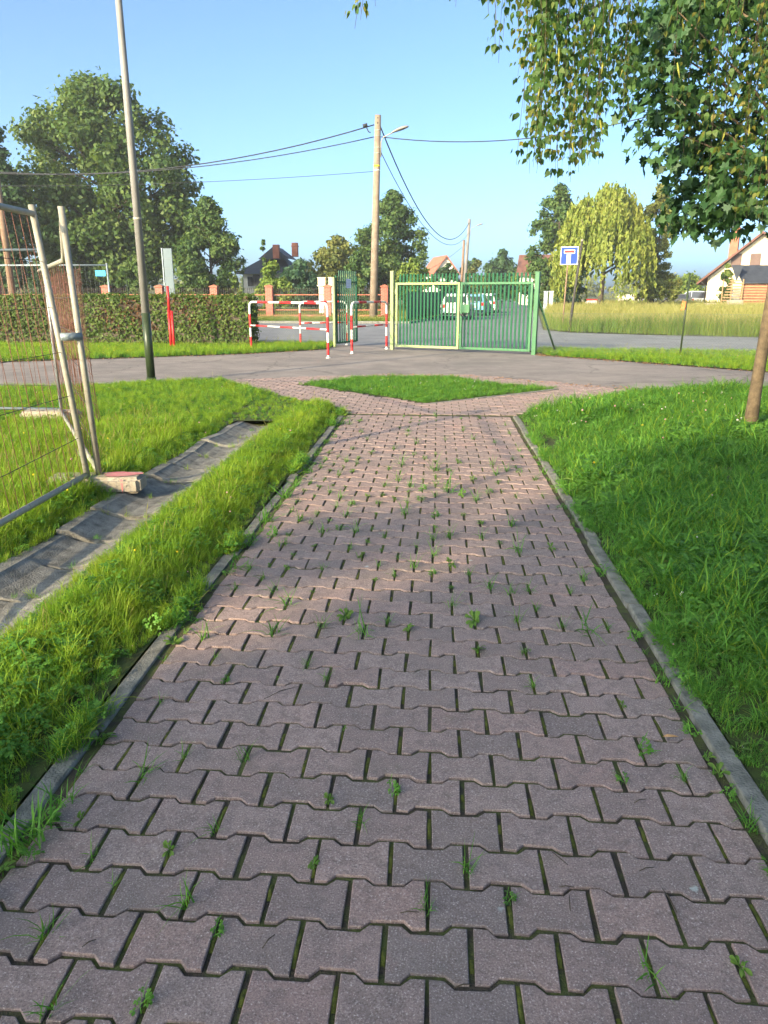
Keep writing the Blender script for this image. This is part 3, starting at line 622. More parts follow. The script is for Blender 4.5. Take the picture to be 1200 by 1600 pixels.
def field_pts(polys, dens, holes=(), z=0.0, cull=True):
    """random points in polygons; dens(x,y) per square metre"""
    out = []
    for pl in polys:
        a = np.array(pl); x0, y0 = a.min(0); x1, y1 = a.max(0); y0 = max(y0, 0.2)
        # stratify in y so that density may vary
        ys = np.arange(y0, y1, 0.5)
        for yb in ys:
            d = dens(yb+.25); n = rng.poisson(d*(x1-x0)*0.5)
            x = rng.uniform(x0, x1, n); y = rng.uniform(yb, min(yb+.5, y1), n); k = inpoly(x, y, pl)
            for hpl in holes: k &= ~inpoly(x, y, hpl)
            p = np.stack([x[k], y[k], np.full(k.sum(), z)], 1)
            if cull: p = p[inframe(p)]
            out.append(p)
    return np.concatenate(out)
def pick(n, w): return rng.choice(len(w), n, p=np.array(w)/sum(w))
def wave(p, s, ph): return np.sin(p[:, 0]*s+ph)*np.cos(p[:, 1]*s*.8+ph*2)+.5*np.sin(p[:, 0]*s*2.3-p[:, 1]*s*1.9+ph)
nearf = lambda y: 620 if y < 3.5 else 470 if y < 6 else 360 if y < 9 else 280
# right lawn
p = field_pts([P_LR], nearf, z=0.004); b_ = wave(p, 2.3, 5.1)+.4*wave(p, 6.1, 1.3); p = p[(b_ < 1.12) | (rng.uniform(size=len(p)) < .25)]; n = len(p); w = wave(p, 1.3, .4)
idx = pick(n, [16, 16, 16, 13, 13, 11, 11, 1.1, .28, .14, .06]); cl = (w > .55) & (rng.uniform(size=n) < .55); idx[cl] = rng.integers(5, 7, cl.sum())
fl = (p[:, 1] > 8.5) & (p[:, 1] < 11.5) & (rng.uniform(size=n) < .025); idx[fl] = rng.integers(8, 10, fl.sum())
sc = rng.uniform(.55, 1.45, n)*(1+.28*w)*np.where(p[:, 1] > 9.5, 1.2, 1.0); edge = np.clip((p[:, 0]-1.05)/.25, .55, 1)
scatter('lawn_grass', 'short green lawn grass mixed with clover right of the paved path', 'grass', p, idx, sc*edge, C_L, .18)
# left strip between channel and path (long lit grass) and lawn around
strip = [(-1.98, -.5), (-1.30, -.5), (-1.30, 10.1), (-1.7, 10.6), (-2.0, 9.6)]
p = field_pts([strip], lambda y: 1000 if y < 5 else 700, z=0.004); n = len(p)
idx = pick(n, [20, 20, 20, 2, 2, 6, 6, 7, 7, .3, .3, .8]); lowz = p[:, 1] < 2.9
lz = lowz & (rng.uniform(size=n) < .4); idx[lz] = rng.choice([5, 6, 7, 8, 7, 8], lz.sum())
sc = rng.uniform(.5, 1.05, n)*np.where(lowz, .9, .92)*np.clip((-1.24-p[:, 0])/.30, .35, 1)*np.clip((p[:, 0]+2.06)/.25, .5, 1)
scatter('strip_grass', 'long yellow-green grass strip between the concrete channel and the paved path', 'grass', p, idx, sc, C_T, .16)
P_LS2 = [(-1.7, 10.6), (-1.3, 10.15), (-3.9, 13.45), (-5.1, 13.2), (-7.3, 12.15), (-9, 11.5), (-9, 9.6), (-2.52, 9.6), (-2.52, 9.25), (-2.0, 9.25)]
p = field_pts([P_LL, P_LS2], lambda y: 620 if y < 6 else 360, z=0.004); n = len(p); w = wave(p, 1.1, 2.0)
idx = pick(n, [12, 12, 12, .6, .6, 16, 16, 6, 6, .3, .3, .4]); tallz = (p[:, 0] < -2.75) & (p[:, 1] < 8.6) & (rng.uniform(size=n) < .6)
idx[tallz] = rng.choice([0, 1, 2, 0, 1, 2, 3, 4, 6], tallz.sum()); sc = rng.uniform(.6, 1.1, n)*np.where(p[:, 1] > 8.8, .62, 1.0)*(1+.12*w)*np.clip((-2.45-p[:, 0])/.3, .5, 1)
sc[p[:, 1] > 9.6] = np.clip(sc[p[:, 1] > 9.6]*1.0, .3, .8)
scatter('left_lawn_grass', 'uneven green lawn grass left of the channel, longer under the mesh fence', 'grass', p, idx, sc, C_T, .16)
p = field_pts([P_TRI], lambda y: 330, z=0.003); n = len(p)
scatter('island_grass', 'grass of the small lawn island in the paving before the driveway', 'grass', p, pick(n, [20, 20, 20, 9, 9, 8, 8, .8, .6, .1, .2]), rng.uniform(.4, .85, n), C_L, .18)
p = field_pts([P_V1], lambda y: 130, z=0.004); n = len(p)
scatter('hedge_verge_grass', 'grass verge with yellow flowers between the driveway and the clipped hedge', 'grass', p, pick(n, [14, 14, 14, 3, 3, 14, 14, 3, 3, .1, 1.2, .4]), rng.uniform(.7, 1.15, n), C_T, .16)
p = field_pts([P_V2], lambda y: 150, z=0.004); n = len(p)
scatter('fence_verge_grass', 'ragged grass verge under the wire fence beside the green gate', 'grass', p, pick(n, [12, 12, 12, 2, 2, 14, 14, 7, 7, .2, .3, 1.2]), rng.uniform(.6, 1.0, n), C_T, .16)
p = field_pts([P_FIELD], lambda y: 14 if y < 45 else 7 if y < 65 else 3.5, z=-0.015); n = len(p); w = wave(p, .3, 1)
scatter('field_grass', 'tall yellowing meadow grass in the open field across the road', 'meadow grass', p, rng.integers(0, 3, n), rng.uniform(.75, 1.15, n)*(1+.13*w), C_F, .1)
pv4 = [(-40, 41.3), (-1.9, 41.3), (-1.0, 46), (1.5, 66), (-3, 90), (-40, 60)]
p = field_pts([pv4], lambda y: 22 if y < 50 else 6, z=-0.02); n = len(p)
scatter('fence_lawn_grass', 'lawn grass on both sides of the brick pillar fence', 'grass', p, rng.integers(0, 3, n), rng.uniform(.3, .5, n), C_F, .12)
q = rng.uniform(size=(1500, 3)); p = np.stack([LK-.072+.05*q[:, 0]**2-.012, .6+9.4*q[:, 1], np.full(1500, .004)], 1); keep = (np.sin(p[:, 1]*2.1)+np.sin(p[:, 1]*5.7+1) > .75-1.1*(p[:, 1] < 2.6)) & inframe(p); p = p[keep]
scatter('edging_grass', 'short grass and clover creeping over the left path edging', 'grass', p, pick(len(p), [3, 3, 3, .2, .2, 8, 8, 5, 5, .1, .1, .2]), rng.uniform(.35, .75, len(p)), C_T, .45)
q = rng.uniform(size=(900, 3)); p = np.stack([RK+.078-.03*q[:, 0]**3, .8+8.8*q[:, 1], np.full(900, .004)], 1); keep = (np.sin(p[:, 1]*2.6)+np.sin(p[:, 1]*6.1+2) > .2) & inframe(p); p = p[keep]
scatter('edging_grass', 'short grass leaning over the right path edging', 'grass', p, pick(len(p), [8, 8, 8, 2, 2, 5, 5, .1, .05, .05, .02]), rng.uniform(.4, .75, len(p)), C_L, .4)
p = np.array([[-2.225+rng.normal(0, .14), .512*k+rng.normal(0, .015), -.03] for k in range(2, 18) for _ in range(3)])
scatter('channel_grass', 'thin grass tufts growing in the joints of the concrete channel', 'grass', p, pick(len(p), [3, 3, 3, .5, .5, 6, 6, 1, 1, .05, .05, .05]), rng.uniform(.25, .5, len(p)), C_T, .3)
# mown edge tufts creeping over both edgings and along joints
def weed_mesh(name, parts, mats):
    V, Fl, Sz, mi = merge(*parts); me = mesh_np(name, V, Fl, Sz)
    for m in mats: me.materials.append(m)
    me.polygons.foreach_set('material_index', np.array(mi, np.int32)); me.update(); return me
WEEDS = [weed_mesh('weed_tuft', [(*blades(16, .018, .018, .055, .003, .8, 80+i, lean=.9), 0)], [GR_LAWN]) for i in range(3)]
WEEDS += [weed_mesh('weed_tuft', [(*rosette(7+3*i, .026, .011, 85+i, 1.5), 0), (*blades(5, .015, .015, .035, .0026, .8, 87+i, lean=.9), 1)], [BROADL, GR_LAWN]) for i in range(2)]
WEEDS += [weed_mesh('weed_tuft', [(*clover(8, .025, .006, .02, .009, 88), 0), (*blades(6, .02, .02, .05, .0028, .8, 89, lean=.9), 1)], [CLOV, GR_LAWN])]
WEEDS += [weed_mesh('weed_tuft', [(*blades(24, .03, .03, .10, .0035, .8, 90, lean=1.0), 0)], [GR_LAWN])]
rw = random.Random(21); used = []
def weed(x, y, k=None, s=1.0, lab=0):
    k = k if k is not None else rw.choices(range(7), [3, 3, 3, 2, 2, 3, .8])[0]; me = WEEDS[k]; kn = ['thin grassy', 'broad-leaved', 'clover-like'][0 if k < 3 or k == 6 else 1 if k < 5 else 2]
    o = obj('weed_tuft', me, None, (x, y, -0.006)); o.rotation_euler = (rw.gauss(0, .2), rw.gauss(0, .2), rw.uniform(0, 6.28)); sc_ = s*rw.uniform(.45, 1.3); o.scale = (sc_,)*3
    if lab == 0: o.rotation_euler.z = rw.choice([0, math.pi]); o.scale = (sc_*.75, sc_*rw.uniform(1.0, 1.6), sc_)
    if lab == 0: tag(o, 'small %s weed sprouting from a joint between the paving stones' % kn, 'weed', '%s weeds in the paving joints' % kn)
    elif lab == 1: tag(o, '%s weed tuft along the path edging beside the long grass strip' % kn, 'weed', '%s weeds by the strip edging' % kn)
    else: tag(o, '%s weed tuft along the path edging beside the clover lawn' % kn, 'weed', '%s weeds by the lawn edging' % kn)
    used.append(o)
wp = 0
order = JOINTS[:]; rw.shuffle(order)
for (x, y) in order:
    if not vis(x, y) or x < LK+.03 or x > RK-.03: continue
    # most weeds grow on the left half from three metres on, fewer near and right
    d = (0.62 if x < 0.1 else 0.36) if 3.2 < y < 7.4 else (0.34 if y <= 3.2 and x < -.3 else 0.16 if y < 3.2 else 0.22)
    if rw.random() < d and wp < 280:
        weed(x+rw.gauss(0, .004), y+rw.uniform(-.07, .07), s=1.7 if y > 3 else 1.15); wp += 1
for i in range(46):
    y = 1.0+9*rw.random()**1.15
    weed(LK+.015+abs(rw.gauss(0, .02)), y, k=rw.choice([0, 1, 3, 4, 5, 6]), s=1.6, lab=1)
for i in range(34):
    y = 1.5+6.5*rw.random()**1.2
    weed(RK-.014-abs(rw.gauss(0, .012)), y, k=rw.choice([0, 1, 2, 3, 5, 5]), s=1.3, lab=2)
# moss cushions in the joints (stuff)
ms = MB()
for (x, y) in JOINTS:
    if not vis(x, y) or x < LK+.03 or y > 7: continue
    if rw.random() < .8:
        L = rw.uniform(.03, .12); yc = y+rw.uniform(-.03, .03); pts = []
        n = 7
        for j in range(n+1):
            t = j/n; pts.append((x+rw.gauss(0, .001), yc-L/2+L*t, jit(x, y)*.7-0.0062+.004*math.sin(math.pi*t)))
        w_ = .0055; o = len(ms.v)
        vs = []
        for (a, b, c) in pts: vs += [(a-w_, b, c-.0012), (a, b, c+rw.uniform(0, .002)), (a+w_, b, c-.0012)]
        fs = []
        for j in range(n): q = 3*j; fs += [(q, q+1, q+4, q+3), (q+1, q+2, q+5, q+4)]
        ms.add(vs, fs, True)
o = ms.build('moss', MOSS, path); o['kind'] = 'stuff'
def litter(n, seed):
    rl = np.random.default_rng(seed); e_ = [(2.6, 20.6), (2.8, 19.75), (4.4, 18.2), (6.66, 15.9), (8.6, 14.5), (12, 12.6)]; e2 = [(-3.2, 21.6), (-4.94, 19.85), (-7.4, 18.4), (-10.1, 17.0)]; e3 = [(-1.4, 14.6), (.4, 14.7), (2.3, 13.3), (3.3, 12.7), (5.4, 12.75)]; V = []
    for i in range(n):
        ed = [e_, e_, e_, e2, e3][rl.integers(5)]; k_ = rl.integers(len(ed)-1); t_ = rl.uniform(); x = ed[k_][0]+(ed[k_+1][0]-ed[k_][0])*t_; y = ed[k_][1]+(ed[k_+1][1]-ed[k_][1])*t_; off = abs(rl.normal(0, .22))*(1 if ed is e3 else -1); x += off*(.5 if ed is not e2 else -.4)+rl.normal(0, .05); y += off*.6+rl.normal(0, .05)
        a_ = rl.uniform(0, 6.28); s1 = rl.uniform(.018, .045); s2 = s1*rl.uniform(.4, .7); c_, n_ = math.cos(a_), math.sin(a_); z = .006
        V += [(x-c_*s1, y-n_*s1, z), (x+n_*s2, y-c_*s2, z+.008), (x+c_*s1, y+n_*s1, z+.003), (x-n_*s2, y+c_*s2, z+.010)]
    return np.array(V)
v = litter(750, 3); o = obj('leaf_litter', mesh_np('leaf_litter', v, np.arange(len(v)), np.full(len(v)//4, 4), DRYL)); tag(o, 'dry brown leaf litter scattered along the edges of the asphalt', 'leaf litter', kind='stuff')
# twigs, fallen leaf
for i, (px, py, ln, an) in enumerate([(890, 1415, .055, 1.45), (875, 1345, .06, -.9), (1000, 1255, .05, .5), (1045, 1410, .085, 1.75), (1010, 1362, .05, .4), (440, 1085, .16, .75), (510, 985, .09, .3), (140, 1478, .035, .8), (420, 1475, .05, 1.1), (885, 1390, .04, .1), (640, 1430, .05, .15), (725, 1545, .05, .3)]):
    x, y = G(px, py); a, b = math.cos(an)*ln/2, math.sin(an)*ln/2
    tg = MB().tube([(x-a, y-b, .009), (x-.1*a, y+.12*b, .012), (x+a, y+b, .008)], [.0014, .0018, .0008], 5).build('twig', TWIG, None, (0, 0, 0))
    tag(tg, 'thin dry twig lying on the paving stones', 'twig', 'twigs on the paving')
x, y = G(1048, 1155)
lf = MB().add([(x-.03, y, .010), (x-.012, y+.008, .016), (x+.012, y+.009, .013), (x+.03, y+.002, .010), (x+.010, y-.006, .018), (x-.012, y-.006, .013)], [(0, 5, 4, 3, 2, 1)]).build('fallen_leaf', DRYL)
tag(lf, 'curled dry orange leaf lying on the paving near the right edging', 'leaf')

# ------------------------------------------------------------------ red and white tube barriers
def dense(pts, step=0.03):
    out = [Vector(pts[0])]
    for a, b in zip(pts[:-1], pts[1:]):
        a, b = Vector(a), Vector(b); n = max(1, int((b-a).length/step))
        out += [a+(b-a)*(i/n) for i in range(1, n+1)]
    return out
def barrier(a, b, h, label, hmid=0.52, r=0.030, nred=3, foot=0.06):
    root = thing('tube_barrier', label, 'barrier', (a[0], a[1], 0), 0, 'red and white barriers by the gate')
    ax = Vector((b[0]-a[0], b[1]-a[1], 0)); L = ax.length; u = ax.normalized(); rc = 0.14
    A = Vector((a[0], a[1], 0)); Z = Vector((0, 0, 1)); pts = [A]
    pts.append(A+Z*(h-rc))
    for i in range(1, 9):
        t = i/8*math.pi/2; pts.append(A+Z*(h-rc)+Z*rc*math.sin(t)+u*rc*(1-math.cos(t)))
    for i in range(0, 9):
        t = i/8*math.pi/2; pts.append(A+u*(L-rc)+Z*(h-rc)+u*rc*math.sin(t)+Z*rc*math.cos(t))
    pts.append(A+u*L); pts = dense(pts)
    d = [0]
    for p, q in zip(pts[:-1], pts[1:]): d.append(d[-1]+(q-p).length)
    tot = d[-1]
    # red bands: legs (two each) and evenly along the top
    topS = h-rc+rc*math.pi/2; topL = L-2*rc
    bands = []
    for (z0, z1) in ((0.04 if foot < .05 else foot, 0.04+h*.25), (h*.46, h*.74)):
        bands += [(z0, z1), (tot-z1, tot-z0)]
    k = nred
    for i in range(k):
        c = topS+topL*(i+.5)/k+0.0; bands.append((c-topL/k*.25, c+topL/k*.25))
    MB().tube(pts, r, 10).build('hoop', WHITEP, root, (a[0], a[1], 0))
    def sub(s0, s1):
        q = [p for p, dd in zip(pts, d) if s0-.015 <= dd <= s1+.015]; return q
    for s0, s1 in bands:
        q = sub(s0, s1)
        if len(q) > 1: MB().tube(q, r+.0022, 10).build('red_band', REDP, root, (a[0], a[1], 0))
    m0, m1 = A+Z*(h*hmid), A+u*L+Z*(h*hmid)
    bar = MB().tube([m0, m1], r*.72, 10).build('middle_rail', WHITEP, root, (a[0], a[1], 0))
    for i in range(k):
        c = (i+.5)/k; MB().tube([m0+(m1-m0)*(c-.25/k), m0+(m1-m0)*(c+.25/k)], r*.72+.0022, 10).build('red_band', REDP, bar, (a[0], a[1], 0))
    for q in (A, A+u*L): MB().tube([q+Z*-.02, q+Z*.012], .055, 10).build('foot_flange', WHITEP, root, (a[0], a[1], 0))
    return root
barrier(G(393, 547), G(513, 559), 1.30, 'long red and white tube barrier in full sun beside the hedge end')
barrier(G(470, 540), (G(470, 540)[0]+1.35, G(470, 540)[1]+.55), 1.28, 'red and white tube barrier behind the long one, against the pedestrian gate', nred=3)
barrier(G(550, 552), G(604, 545), 1.30, 'short red and white tube barrier standing in the pedestrian gateway', nred=2)

# ------------------------------------------------------------------ green gates
gL, gM, gR = G(614, 545.5), G(717, 549.5), G(830, 554)
def gate_post(x, y, h, w, mat, label):
    root = thing('gate_post', label, 'gate post', (x, y, 0)); an = math.atan2(gR[1]-gL[1], gR[0]-gL[0])
    MB().box((x, y, h/2-.1), (w, w, h+.2), an, .006).build('post', mat, root, (x, y, 0))
    MB().box((x, y, h+.006), (w+.012, w+.012, .012), an).build('cap', mat, root, (x, y, 0)); return root
u = Vector((gR[0]-gL[0], gR[1]-gL[1], 0)).normalized()
gate_post(gL[0]-.02, gL[1], ZZ(614, 424, gL[1]), .10, GREENSUN, 'green square gate post coloured pale as if sunlit, between double gate and red-white barrier')
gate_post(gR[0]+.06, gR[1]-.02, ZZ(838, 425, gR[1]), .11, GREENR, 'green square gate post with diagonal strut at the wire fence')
def gate_leaf(a, b, hf, hs, n, fmat, smat, label, lock=None):
    a = Vector((a[0], a[1], 0)); b = Vector((b[0], b[1], 0)); ax = b-a; L = ax.length; u = ax.normalized(); an = math.atan2(u.y, u.x); nrm = Vector((-u.y, u.x, 0))
    root = thing('gate_leaf', label, 'gate', tuple(a)); org = tuple(a); t = .06; z0 = .07; Z = Vector((0, 0, 1))
    for q in (a+u*t/2, b-u*t/2): MB().box(q+Z*((z0+hf)/2), (t, t, hf-z0), an, .005).build('stile', fmat, root, org)
    for z in (z0+t/2, hf-t/2): MB().box((a+b)/2+Z*z, (L-2*t, t-.004, t), an, .005).build('rail', fmat, root, org)
    me = None
    for i in range(n):
        p = a+u*(t+(L-2*t)*(i+.5)/n)+nrm*.045
        mb = MB().box(p+Z*((z0+hs)/2+.01), (.048, .022, hs-z0-.02), an, 0); mb.build('slat', smat, root, org)
    if lock:
        q = lock; MB().box(Vector(q)-nrm*.05, (.24, .08, .22), an, .012).build('lock_box', fmat, root, org)
        MB().box(Vector(q)-nrm*.06-Z*.16-u*.10, (.10, .05, .05), an, .01).build('latch', DPOLE, root, org)
    for z in (.35, hf-.3): MB().tube([a+Z*z-u*.012, a+Z*(z+.12)-u*.012], .02, 8).build('hinge', fmat, root, org)
    return root
hf = ZZ(717, 441, gM[1]); hs = ZZ(717, 427, gM[1])
gate_leaf(Vector((*gL, 0))+u*.09, Vector((*gM, 0))-u*.012, hf, hs, 17, GREENSUN, GREEN2, 'double gate leaf with green frame coloured pale as if sunlit and dark green slats')
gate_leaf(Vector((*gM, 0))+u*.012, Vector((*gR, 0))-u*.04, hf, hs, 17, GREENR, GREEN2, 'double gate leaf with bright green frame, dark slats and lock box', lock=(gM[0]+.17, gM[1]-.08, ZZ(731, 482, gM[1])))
# open pedestrian gate leaf, seen nearly edge on
pa = Vector((*G(525, 541.5), 0)); pb = Vector((-2.55, 24.0, 0)); 
hp = ZZ(530, 423, pa.y)
gate_post(pa.x-.03, pa.y-.02, ZZ(525, 434, pa.y), .07, GREENSUN, 'slim green post coloured pale as if sunlit, carrying the open pedestrian gate')
def ped():
    ax = pb-pa; L = ax.length; u = ax.normalized(); an = math.atan2(u.y, u.x); Z = Vector((0, 0, 1)); nrm = Vector((u.y, -u.x, 0)); org = tuple(pa)
    root = thing('gate_leaf', 'narrow dark green pedestrian gate standing open with a paper notice', 'gate', org); t = .05
    for q in (a_ for a_ in (pa+u*.07, pb)): MB().box(q+Z*(.06+hp*.46), (t, t, hp*.9), an, .005).build('stile', GREEN2, root, org)
    for z in (.10, hp*.86): MB().box((pa+pb)/2+u*.035+Z*z, (L-.13, t-.006, t), an, .005).build('rail', GREEN2, root, org)
    for i in range(9):
        MB().box(pa+u*(.13+(L-.2)*(i+.5)/9)+nrm*.036+Z*(hp/2+.04), (.05, .02, hp-.06), an).build('slat', GREEN1, root, org)
    c = pa+u*(L*.55)+nrm*.055+Z*ZZ(536, 443, pa.y+.6)
    pp = MB().box(c, (.30, .004, .21*1.25), an).build('notice', PAPER, root, org)
    for i in range(5): MB().box(c+nrm*.004+Z*(.08-.04*i), (.22-.04*(i % 2), .002, .008), an).build('text_line', INK, pp, org)
    MB().box(pa+u*.12+nrm*.06+Z*1.0, (.05, .05, .16), an, .01).build('lock', DPOLE, root, org)
    MB().tube([pa+u*.13+nrm*.05+Z*1.02, pa+u*.13+nrm*.13+Z*1.02, pa+u*.24+nrm*.13+Z*1.02], .011, 6).build('handle', GALV, root, org)
ped()
# diagonal strut of the right gate post
s0 = Vector((gR[0]+.12, gR[1], ZZ(840, 470, gR[1]))); s1 = Vector((*G(868, 550), 0))
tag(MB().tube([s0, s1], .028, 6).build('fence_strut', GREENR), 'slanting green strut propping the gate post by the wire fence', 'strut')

# ------------------------------------------------------------------ wire fences
def chainlink(pts, h, posts, label, hp, mesh=0.075, r=0.0016, topwires=(1.0,)):
    root = thing('wire_fence', label, 'fence', (pts[0][0], pts[0][1], 0)); org = (pts[0][0], pts[0][1], 0); mb = MB()
    for (a, b) in zip(pts[:-1], pts[1:]):
        a = Vector((*a, 0)); b = Vector((*b, 0)); L = (b-a).length; u = (b-a).normalized(); Z = Vector((0, 0, 1)); n = int((L+h)/mesh)
        for i in range(n):
            for sgn in (1, -1):
                s = i*mesh
                x0, x1 = (s-h, s); z0, z1 = (0, h) if sgn > 0 else (h, 0)
                if x0 < 0: k = -x0/h; z0 = z0+(z1-z0)*k; x0 = 0
                if x1 > L: k = (x1-L)/(x1-x0) if x1 > x0 else 0; z1 = z1-(z1-z0)*k; x1 = L
                if x1-x0 < .02: continue
                off = Vector((0, .002*sgn, .03)); mb.tube([a+u*x0+Z*z0+off, a+u*x1+Z*z1+off], r, 3, cap=False, smooth=False)
        for k in topwires: mb.tube([a+Z*(h*k+.03), (a+b)/2+Z*(h*k+.015), b+Z*(h*k+.03)], .0026, 4)
    o = mb.build('wire_mesh', WIREM, root, org); o['kind'] = 'stuff'
    for (x, y, hh, lean) in posts:
        q = MB().tube([(x, y, -.1), (x+lean, y, hh)], .024, 8).build('fence_post', LAMPD, root, org)
    return root
fp = G(1062, 558.5)
fr = chainlink([(gR[0]+.14, gR[1]), fp, (14.5, 16.5), (24, 13)], 1.02, [(fp[0], fp[1], ZZ(1077, 427, fp[1]), .03), (10.3, 18.0, 2.0, 0), (14.5, 16.5, 2.0, 0)], 'sagging wire mesh fence on green posts right of the gate', 2.0, topwires=(1.0, .5))
q = P(1068, 478, fp[1]-.03)
tg = MB().add([(q[0]-.05, q[1], q[2]-.10), (q[0]+.03, q[1]-.03, q[2]-.07), (q[0]+.045, q[1]-.02, q[2]+.10), (q[0]-.03, q[1]+.01, q[2]+.12)], [(0, 1, 2, 3)]).add([(q[0]-.05, q[1]+.006, q[2]-.10), (q[0]+.03, q[1]-.024, q[2]-.07), (q[0]+.045, q[1]-.014, q[2]+.10), (q[0]-.03, q[1]+.016, q[2]+.12)], [(3, 2, 1, 0)]).build('marker_flag', ORTAG)
tag(tg, 'small orange marker rag tied to the wire fence post', 'marker')
hx = P(380, 457, 23.3)
chainlink([(-13.5, 23.25), (hx[0], 23.3), (pa.x-.05, pa.y+.05)], 1.1, [(hx[0], 23.3, ZZ(380, 432, 23.3), 0), (-9.5, 23.28, 1.9, 0)], 'wire mesh fence behind the hedge and the long barrier', 1.9)

# ------------------------------------------------------------------ lamp post, red post
lx, ly = G(237, 598)
root = thing('lamp_post', 'tall grey street lamp post with dark green lower part on the lawn', 'lamp post', (lx, ly, 0)); zg = ZZ(228, 489, ly)
MB().tube([(lx, ly, -.1), (lx, ly, .10)], .085, 16).build('base_collar', LAMPD, root, (lx, ly, 0))
MB().tube([(lx, ly, .10), (lx, ly, zg)], [.074, .072], 18).build('lower_post', LAMPD, root, (lx, ly, 0))
MB().tube([(lx, ly, zg), (lx, ly, 4.4), (lx, ly, 8.2)], [.068, .060, .042], 18).build('upper_post', LAMPG, root, (lx, ly, 0))
MB().tube([(lx, ly, 2.72), (lx, ly, 2.76)], .069, 16).build('clamp_band', GALV, root, (lx, ly, 0))
MB().tube([(lx, ly, 8.15), (lx+.1, ly+.3, 8.45), (lx+.2, ly+.8, 8.55)], .03, 10).build('lamp_arm', LAMPG, root, (lx, ly, 0))
MB().box((lx+.28, ly+1.05, 8.55), (.24, .62, .12), -.25, .04).build('lamp_head', LAMPG, root, (lx, ly, 0))
rx, ry = G(271, 546.5); zt = ZZ(266, 447, ry); zm = ZZ(268, 484, ry)
root = thing('marker_post', 'bright red steel post in front of the hedge, thicker below', 'post', (rx, ry, 0))
MB().tube([(rx-.055, ry, -.1), (rx-.05, ry, zm)], .037, 12).tube([(rx+.03, ry+.01, -.1), (rx+.03, ry+.01, zm-.03)], .037, 12).build('lower_tube', REDP, root, (rx, ry, 0))
MB().tube([(rx-.03, ry, zm-.05), (rx-.03, ry, zt)], .036, 12).build('upper_tube', REDP, root, (rx, ry, 0))

# ------------------------------------------------------------------ construction mesh fence on the left
def mesh_panel(a, b, h, label, za=0.12, zb=0.12, lean=(0, 0), tubes=GALV, wire=RUSTW, nv=20, nh=5, r=.021, topbend=False, posts=(True, True), rpost=None, hwire=DARKW):
    a = Vector((a[0], a[1], 0)); b = Vector((b[0], b[1], 0)); Z = Vector((0, 0, 1)); ln = Vector((lean[0], lean[1], 0)); org = tuple(a)
    root = thing('mesh_fence_panel', label, 'fence panel', org)
    def at(s, z): return a+(b-a)*s+Z*z+ln*(z/h)
    for k, s in enumerate((0, 1)):
        if posts[k]: MB().tube([at(s, za if k == 0 else zb), at(s, h)], rpost or r, 12).build('side_tube', tubes, root, org)
    MB().tube([at(0, za+.03), at(1, zb+.03)], r*.9, 10).build('bottom_tube', tubes, root, org)
    if topbend: MB().tube([at(0, h-.08), at(.03, h-.10), at(.07, h-.28), at(.10, h-.36), at(1, h-.36)], r*.85, 10).build('top_tube', tubes, root, org)
    else: MB().tube([at(0, h-.06), at(1, h-.06)], r*.9, 10).build('top_tube', tubes, root, org)
    mb = MB(); ht = h-.36 if topbend else h-.06; rg = random.Random(int(abs(a.x*100)))
    for i in range(1, nv): s = i/nv; mb.tube([at(s, za+.03), at(s+rg.gauss(0, .004), ht*.5), at(s, ht)], .0021, 4)
    o = mb.build('wire_mesh', wire, root, org); o['kind'] = 'stuff'
    mb = MB()
    for j in range(1, nh+1): z = za+(ht-za)*j/(nh+1); mb.tube([at(0, z), at(.35, z+rg.gauss(0, .012)), at(.7, z+rg.gauss(0, .012)), at(1, z)], .0026, 4)
    mb.build('cross_wires', hwire, root, org)
    return root
c0 = (-2.75, 5.62); hpan = ZZ(90, 322, 5.68)
h1 = ZZ(52, 320, 5.62)
mesh_panel(c0, (-2.50, 2.2), h1, 'wire mesh construction fence panel running along the channel, end post leaning', lean=(-.20, 0), nv=30, r=.024, za=.13, zb=.20)
p2 = G(98, 658); h2 = ZZ(65, 382, p2[1])
mesh_panel((-2.70, 5.70), (p2[0]+.02, p2[1]-.06), hpan, 'construction fence panel with kinked top tube and orange netting', topbend=True, nv=16, r=.024, posts=(True, False), za=.13, lean=(-.07, 0))
mesh_panel(p2, (p2[0]-3.4, p2[1]+.1), h2, 'pale blue-grey wire mesh fence panel standing across the left lawn', tubes=GALVB, nv=24, r=.02)
# orange netting hung on the kinked panel
a = Vector((-2.72, 5.72, 0)); b = Vector((p2[0]+.02, p2[1]-.06, 0)); nb = MB(); ht = hpan-.4
for i in range(0, 34):
    s = .02+.96*i/33; x = a+(b-a)*s; sw = .03*math.sin(i*1.3)
    nb.tube([x+Vector((.04+sw, .03, .55)), x+Vector((.03, .03, 1.1)), x+Vector((.025, .03, ht-.02*(i % 3)))], .0022, 4)
for j in range(14):
    z = .58+(ht-.62)*j/13; nb.tube([a+(b-a)*(.02+.96*k/10)+Vector((.04, .03, z+.02*math.sin(k*2+j))) for k in range(11)], .002, 4)
o = nb.build('safety_netting', ORNET); tag(o, 'orange-brown safety netting hanging on the kinked fence panel', 'netting')
# far panel in front of the hedge
q = G(179, 538); h3 = ZZ(166, 411, q[1]); 
root = mesh_panel(q, (q[0]-3.6, q[1]-.1), h3, 'slim grey-blue mesh fence panel standing before the hedge', tubes=GALVB, wire=WIREM, nv=26, r=.028, za=.03, zb=.03)
bp_ = P(157, 427, q[1]-.05)
pl = MB().box(bp_, (.32, .012, .17), 0, .004).build('plate', SKYB); tag(pl, 'small blank blue plate hung on the fence panel before the hedge', 'plate')
